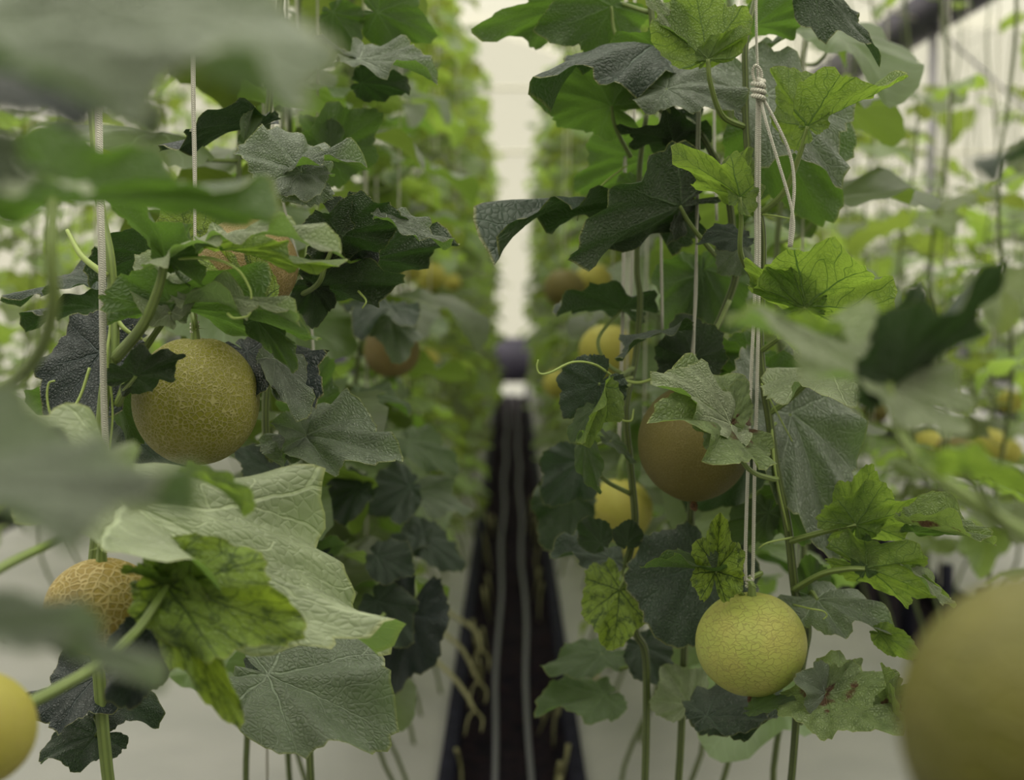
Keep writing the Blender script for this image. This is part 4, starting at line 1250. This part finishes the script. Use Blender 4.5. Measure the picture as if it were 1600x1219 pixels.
hero(L2, (590, 870, 2.1), (645, 900, 2.1), (0, -.6, .6), w=1.0, mat='dark', fold=.1, droop=.4, roll=.4, lob=.4, seed=178)
hero(L2, (640, 960, 2.15), (600, 1085, 2.15), (.1, -.9, .2), w=.75, mat='night', fold=.1, droop=.3, roll=.4, lob=.4, seed=179, pet=[(650, 930, 2.15), (640, 880, 2.2)])
hero(L2, (590, 940, 2.1), (640, 1010, 2.1), (0, -.7, .4), w=1.0, mat='dark', fold=.1, droop=.4, roll=.4, lob=.4, seed=180)
hero(L2, (560, 1000, 2.0), (515, 1035, 2.0), (0, .6, .6), w=.5, mat='leaf', fold=.1, droop=.4, roll=.4, lob=.4, seed=181, pet=[(580, 985, 2.0), (600, 960, 2.05)])
hero(L2, (640, 760, 2.3), (570, 800, 2.3), (0, -.6, .6), w=1.2, mat='dark', fold=.1, droop=.4, roll=.4, lob=.7, seed=182)
hero(L2, (660, 830, 2.4), (600, 860, 2.4), (0, -.4, .8), w=1.2, mat='dark', fold=.1, droop=.4, roll=.4, lob=.5, seed=183)
hero(L2, (655, 840, 2.4), (725, 890, 2.4), (0, -.4, .8), w=1.0, mat='dark', fold=.1, droop=.4, roll=.4, lob=.5, seed=184)
hero(L2, (395, 1055, 1.6), (440, 1010, 1.6), (0, -.4, .8), w=1.0, mat='dark', fold=.1, droop=.4, roll=.4, lob=.5, seed=185)
hero(L2, (418, 1052, 1.54), (610, 1150, 1.46), (.1, -.72, .65), w=.72, mat='grey', fold=.08, droop=.4, roll=.6, lob=.15, seed=186, quilt=.02)
hero(L2, (470, 640, 1.9), (520, 560, 1.9), (0, .6, .6), w=.9, mat='leaf', fold=.1, droop=.4, roll=.4, lob=.5, seed=187)
hero(L2, (430, 740, 1.85), (370, 700, 1.85), (0, -.6, .6), w=1.0, mat='dark', fold=.1, droop=.4, roll=.4, lob=.5, seed=188)
hero(L2, (500, 870, 2.0), (430, 900, 2.0), (0, -.5, .8), w=1.0, mat='night', fold=.1, droop=.5, roll=.4, lob=.5, seed=189)
hero(L2, (560, 760, 2.2), (500, 830, 2.2), (0, -.6, .8), w=.8, mat='dark', fold=.1, droop=.5, roll=.4, lob=.7, seed=190)
hero(L2, (640, 690, 2.5), (720, 740, 2.5), (0, -.5, .8), w=1.0, mat='leaf', fold=.1, droop=.5, roll=.4, lob=.7, seed=191)
hero(L2, (650, 770, 2.5), (740, 800, 2.5), (0, -.5, .8), w=.8, mat='grey', fold=.1, droop=.5, roll=.4, lob=.7, seed=192)
hero(L2, (560, 620, 2.2), (640, 650, 2.2), (0, -.3, .9), w=.9, mat='leaf', fold=.1, droop=.5, roll=.4, lob=.7, seed=193)
hero(L2, (610, 480, 2.3), (560, 530, 2.2), (0, -.4, .9), w=.9, mat='dark', fold=.1, droop=.5, roll=.4, lob=.7, seed=194)
hero(L2, (610, 500, 2.3), (625, 570, 2.25), (.2, -.8, .5), w=.9, mat='grey', fold=.1, droop=.5, roll=.4, lob=.7, seed=195)
tube('side_shoot', path_px((478, 968, 1.9), (505, 1000, 1.9), (535, 960, 1.9), (555, 925, 1.92)), .004, M['stem'], L2, 8)
tendril(L2, [(560, 455, 1.66), (572, 470, 1.64), (566, 482, 1.64)], r=.0012)
tendril(L2, [(395, 430, 1.7), (370, 400, 1.7), (350, 375, 1.7)], r=.003)

# --- L0: the nearer left vine with the mottled leaf, the big pale leaf
L0 = vine('near melon vine at lower left with a yellow-green mottled leaf and a huge pale leaf', Vector((-0.42, 1.1, -0.13)))
stem(L0, [(-150, -60, 1.05), (-160, 300, 1.05), (-150, 700, 1.05), (-140, 1000, 1.05), (-130, 1250, 1.05)], [.005, .006, .006], -.42, 1.1)
hero(L0, (262, 915, 1.24), (375, 1140, 1.22), (.1, -.98, .1), w=.40, mat='mottled', back=.3, fold=.12, droop=.2, roll=.4, lob=.75, seed=200, quilt=.022,
     pet=[(240, 950, 1.22), (205, 995, 1.2), (120, 1060, 1.14), (-120, 1180, 1.06)], pr=.0042)
hero(L0, (262, 915, 1.24), (474, 988, 1.22), (.0, -.95, .3), w=.62, mat='mottled', fold=.12, droop=.3, roll=.3, lob=.5, seed=201)
hero(L0, (262, 915, 1.24), (392, 868, 1.26), (.0, -.95, .3), w=.62, mat='mottled', fold=.12, droop=.3, roll=.3, lob=.3, seed=202)
hero(L0, (262, 915, 1.24), (184, 890, 1.22), (.0, -.3, .9), w=.15, mat='young', fold=.3, droop=.5, roll=.3, lob=.3, seed=203)
hero(L0, (235, 985, 1.3), (200, 1110, 1.3), (.0, -.8, .4), w=.7, mat='night', fold=.2, droop=.2, roll=.3, lob=.3, seed=204)
hero(L0, (190, 790, 1.28), (613, 988, 1.43), (.12, -.5, .86), w=.46, mat='pale', fold=.06, droop=.25, roll=.45, lob=.02, seed=205, nth=140, nr=20,
     pet=[(120, 830, 1.22), (-20, 900, 1.1), (-140, 1000, 1.05)], pr=.004)
hero(L0, (398, 905, 1.36), (436, 952, 1.37), (.3, .5, .6), w=.5, mat='young', fold=.1, droop=.2, roll=.2, lob=.3, seed=206)
hero(L0, (300, 745, 1.15), (392, 802, 1.15), (.2, -.3, .9), w=.2, mat='young', fold=.3, droop=.5, roll=.3, lob=.3, seed=207)
hero(L0, (110, 742, .92), (300, 760, 1.0), (.0, -.7, .7), w=.4, mat='pale', fold=.06, droop=.3, roll=.4, lob=.5, seed=208)
hero(L0, (-30, 690, .92), (112, 690, .92), (.0, -.2, .9), w=.8, mat='dark', fold=.1, droop=.8, roll=.5, lob=.5, seed=209, pet=[(-80, 720, .95), (-150, 760, 1.05)])
hero(L0, (82, 312, .88), (440, 332, .92), (-.05, .62, .78), w=.34, mat='leaf', fold=.2, droop=.5, roll=.3, lob=.45, seed=210, nth=140, nr=18,
     pet=[(80, 400, .87), (82, 480, .88), (55, 560, .92), (-20, 620, .98), (-150, 650, 1.05)], pr=.0046)
hero(L0, (82, 290, .80), (-60, 290, .74), (.0, -.5, .85), w=.9, mat='pale', fold=.1, droop=.3, roll=.3, lob=.45, seed=211)

# --- LF: the very near, fully blurred vine at the left frame edge
LF = vine('completely blurred nearest melon vine at the left edge with huge grey-green leaves', Vector((-0.34, 0.55, -0.13)))
stem(LF, [(-560, -300, .56), (-570, 200, .56), (-560, 700, .56), (-540, 1300, .56)], [.005, .006], -.34, .55)
hero(LF, (-200, 60, .50), (530, 105, .54), (.05, -.62, .75), w=.56, mat='sky_sheen', wave=.13, quilt=.035, fold=.12, droop=.35, roll=.55, lob=.35, seed=220, tip=1.0, nth=140, nr=18,
     pet=[(-250, 150, .5), (-420, 300, .52), (-568, 420, .56)], pr=.003)
hero(LF, (-100, 130, .56), (230, 215, .62), (.1, -.4, .85), w=.8, mat='night', fold=.1, droop=.6, roll=.4, lob=.4, seed=221, nth=140, nr=18)
hero(LF, (-140, 235, .52), (80, 285, .54), (.0, -.72, .7), w=.6, mat='sky_sheen', fold=.1, droop=.4, roll=.4, lob=.4, seed=222)
hero(LF, (-190, 765, .54), (300, 806, .58), (.05, -.6, .8), w=.36, mat='sky_sheen', wave=.1, fold=.08, droop=.5, roll=.5, lob=.3, seed=223, nth=140, nr=18,
     pet=[(-300, 800, .54), (-550, 900, .56)], pr=.003)
hero(LF, (-150, 950, .56), (245, 1082, .60), (.05, -.6, .8), w=.27, mat='sky_sheen', fold=.1, droop=.5, roll=.5, lob=.4, seed=224, nth=140, nr=18,
     pet=[(-300, 1000, .55), (-550, 1060, .56)], pr=.003)
hero(LF, (-90, 985, .64), (120, 1040, .66), (.1, -.1, .95), w=.4, mat='night', fold=.1, droop=.6, roll=.4, lob=.4, seed=225)

# --- RF: the blurred foreground vine at right
RF = vine('blurred foreground melon vine at the right edge with a long arched leaf stalk', Vector((0.42, 0.85, -0.13)))
stem(RF, [(1900, -200, .84), (1890, 300, .84), (1880, 800, .84), (1900, 1300, .84)], [.005, .006], .42, .85)
hero(RF, (1388, 600, .90), (1145, 508, .92), (.25, -.65, .7), w=.55, mat='pale', fold=.15, droop=.35, roll=.5, lob=.45, seed=240, nth=140, nr=18,
     pet=[(1395, 640, .89), (1425, 705, .87), (1500, 770, .85), (1640, 850, .84), (1882, 900, .84)], pr=.0042)
hero(RF, (1290, 520, .91), (1135, 508, .92), (.1, .5, .8), w=.25, mat='young', fold=.1, droop=.2, roll=.2, lob=.45, seed=241)
hero(RF, (1392, 600, .90), (1580, 402, .86), (-.45, .82, .3), w=.52, mat='dark', fold=.12, droop=.3, roll=.4, lob=.45, seed=242, nth=140, nr=18, tip=1.1)
hero(RF, (1392, 600, .90), (1440, 440, .90), (.1, .95, .2), w=.6, mat='dark', fold=.12, droop=.2, roll=.4, lob=.3, seed=243)
hero(RF, (1505, 735, .80), (1690, 800, .78), (-.05, .5, .85), w=.5, mat='young', fold=.1, droop=.5, roll=.4, lob=.35, seed=244, pet=[(1600, 840, .82), (1800, 870, .84)])
hero(RF, (1640, 235, .78), (1545, 285, .76), (.1, .4, .9), w=.7, mat='dark', fold=.1, droop=.6, roll=.4, lob=.35, seed=245, pet=[(1750, 300, .8), (1885, 380, .84)])

# ------------------------------------------------------------------ near melons
melon(306, 626, 1.60, 98, 'm_left', 'sharp olive melon with dense raised netting, hanging beside the left white string', 1.03,
      stem_pts=[(303, 500, 1.59), (298, 475, 1.6)], seed=1, seg=(96, 64))
melon(386, 416, 1.60, 79, 'm_brown', 'tan netted melon half hidden by leaves above the sharp olive melon', .97, seed=2, scar=False)
melon(160, 948, 1.42, 88, 'm_low', 'golden coarse-netted melon behind blurred leaves at lower left, beside the mottled leaf', .86, seed=3, scar=False)
melon(-42, 1140, 1.0, 96, 'm_yellow', 'blurred yellow melon cut off by the bottom left corner', .95, seed=4, scar=False)
melon(1084, 692, 1.80, 88, 'm_shade', 'ochre shaded melon under a pale curled leaf, left of the double string', 1.04, seed=5, seg=(72, 48),
      stem_pts=[(1082, 590, 1.8), (1100, 575, 1.82)])
melon(1174, 1006, 1.70, 86.5, 'm_right', 'lime yellow finely netted melon hung from the double white string', .93, seed=6, seg=(96, 64),
      stem_pts=[(1172, 905, 1.70), (1190, 895, 1.71)])
melon(1662, 1140, .62, 250, 'm_front', 'huge blurred olive melon filling the bottom right corner', .98, seed=7, seg=(72, 48), scar=False)

# ------------------------------------------------------------------ near strings


def string(label, strands, knots=(), group=None, base=None):
    t = empty('trellis_string', strands[0][0][0], label, 'string', group)
    for pts, r in strands:
        tube('cord', pts, r, M['cord'], t, 8, 6)
    for c, s in knots:
        tw = []
        for k in range(15):
            a = k * 1.35
            tw.append(c + Vector((s * math.cos(a), s * math.sin(a), s * (1.5 - k * 0.22))))
        tube('knot', tw, s * .42, M['cord'], t, 8, 4)
        tube('knot', [c + Vector((s * .5 * math.sin(k), s * .5 * math.cos(k * 1.7), s * (1.8 - k * .45))) for k in range(9)], s * .5, M['cord'], t, 8, 4)
    return t


def px(*a):
    return [P(*q) for q in a]


string('double white string with a loop knot at the top, holding the lime yellow melon', [
    (px((1181, -40, 1.66), (1182, 60, 1.66), (1184, 112, 1.66), (1185, 140, 1.66)), .0016),
    (px((1184, 142, 1.66), (1181, 300, 1.67), (1181, 420, 1.67), (1173, 600, 1.68), (1169, 720, 1.69), (1165, 850, 1.70), (1165, 908, 1.70)), .0021),
    (px((1187, 142, 1.66), (1186, 300, 1.67), (1186, 420, 1.67), (1183, 600, 1.68), (1179, 740, 1.69), (1177, 860, 1.70), (1176, 908, 1.70)), .0021),
    (px((1186, 145, 1.66), (1176, 115, 1.655), (1181, 102, 1.65), (1190, 115, 1.655), (1186, 146, 1.66)), .0018),
], [(P(1185, 140, 1.655), .0068), (P(1171, 910, 1.70), .004)])
string('loose white string end that falls right from the loop knot and is doubled back', [
    (px((1187, 148, 1.66), (1197, 190, 1.65), (1215, 250, 1.65), (1233, 310, 1.65), (1240, 350, 1.65), (1236, 386, 1.65)), .0019),
    (px((1189, 148, 1.66), (1212, 190, 1.655), (1234, 240, 1.655), (1241, 290, 1.655), (1236, 350, 1.655), (1233, 386, 1.655)), .0019)])
string('thin doubled white string just left of the knotted one, ending above the dark leaf', [
    (px((1098, -30, 1.80), (1094, 150, 1.80), (1090, 320, 1.80), (1086, 460, 1.80), (1083, 575, 1.80)), .0017),
    (px((1093, -30, 1.80), (1090, 150, 1.80), (1088, 320, 1.80), (1088, 460, 1.80), (1079, 575, 1.80)), .0015)])
string('thin white string behind the dark drooping leaf, third from the knotted one', [
    (px((1034, -30, 1.93), (1032, 200, 1.93), (1033, 380, 1.93), (1035, 515, 1.93)), .0019)])
string('pair of pale strings left of the ochre melon, beside the vine with the curly tendril', [
    (px((978, -30, 2.0), (976, 300, 2.0), (973, 500, 2.0), (967, 700, 2.0)), .0026),
    (px((992, -30, 2.02), (990, 300, 2.02), (985, 500, 2.02)), .002)])
string('pale string between the thin doubled one and the knotted one', [
    (px((1118, -30, 2.0), (1116, 200, 2.0), (1120, 345, 2.0)), .0018)])
string('thick white double string at far left, in front of the green stem', [
    (px((148, -60, 1.46), (152, 150, 1.45), (155, 320, 1.44), (158, 420, 1.44), (160, 560, 1.45), (162, 650, 1.46), (165, 735, 1.47), (160, 900, 1.5)), .0028),
    (px((151, -60, 1.463), (156, 150, 1.453), (159, 320, 1.443), (162, 420, 1.443), (163, 560, 1.453), (165, 650, 1.463), (168, 735, 1.473), (163, 900, 1.503)), .0024)])
string('white string that holds the olive netted melon', [
    (px((299, -40, 1.62), (301, 150, 1.62), (304, 300, 1.62), (305, 400, 1.61), (306, 505, 1.60)), .0018),
    (px((304, -40, 1.625), (304, 150, 1.625), (306, 300, 1.625), (300, 505, 1.60)), .0013)], [(P(304, 512, 1.597), .004)])
string('thin white string behind the left vine running down past the grey leaf', [
    (px((428, -30, 1.95), (430, 250, 1.95), (486, 500, 2.0), (487, 720, 2.0), (490, 780, 2.02)), .0018)])

# foliage of the same rows, added unseen around the camera to shade the scene
bv, bf, bu = [], [], []
rb = random.Random(5)
protos = [blade(900 + i, nth=20, nr=2, ripple=0) for i in range(4)]
for k in range(1000):
    s = rb.choice((-1, 1))
    x = s * rb.choice((0.42, 0.5, 1.15, 1.8, 2.6)) + rb.uniform(-.18, .18)
    y = rb.uniform(-1.2, -0.45 if abs(x) < 1.0 else 0.9)
    z = rb.uniform(0.35, 1.9)
    c = Vector((x, y, z))
    q = proj(c)
    if q and -150 / max(q[2], .3) - 100 < q[0] < 1700 + 150 / max(q[2], .3):
        continue
    V, UV, Fc, E, tip = protos[k % 4]
    rot = (Matrix.Rotation(rb.uniform(0, 6.28), 3, 'Z') @ Matrix.Rotation(rb.uniform(-.5, .4), 3, 'X'))
    W = (V * 0.16) @ np.array(rot).T + np.array(c)
    b = sum(len(a) for a in bv)
    bv.append(W)
    bu.append(UV)
    bf += [tuple(i + b for i in f) for f in Fc]
o = link('shading_foliage', mesh_from('shading_foliage', np.vstack(bv), bf, M['fill'], np.vstack(bu)))
o['label'] = 'melon foliage of the same rows added unseen beside and behind the viewpoint for shading'
o['category'] = 'foliage'
o['kind'] = 'stuff'
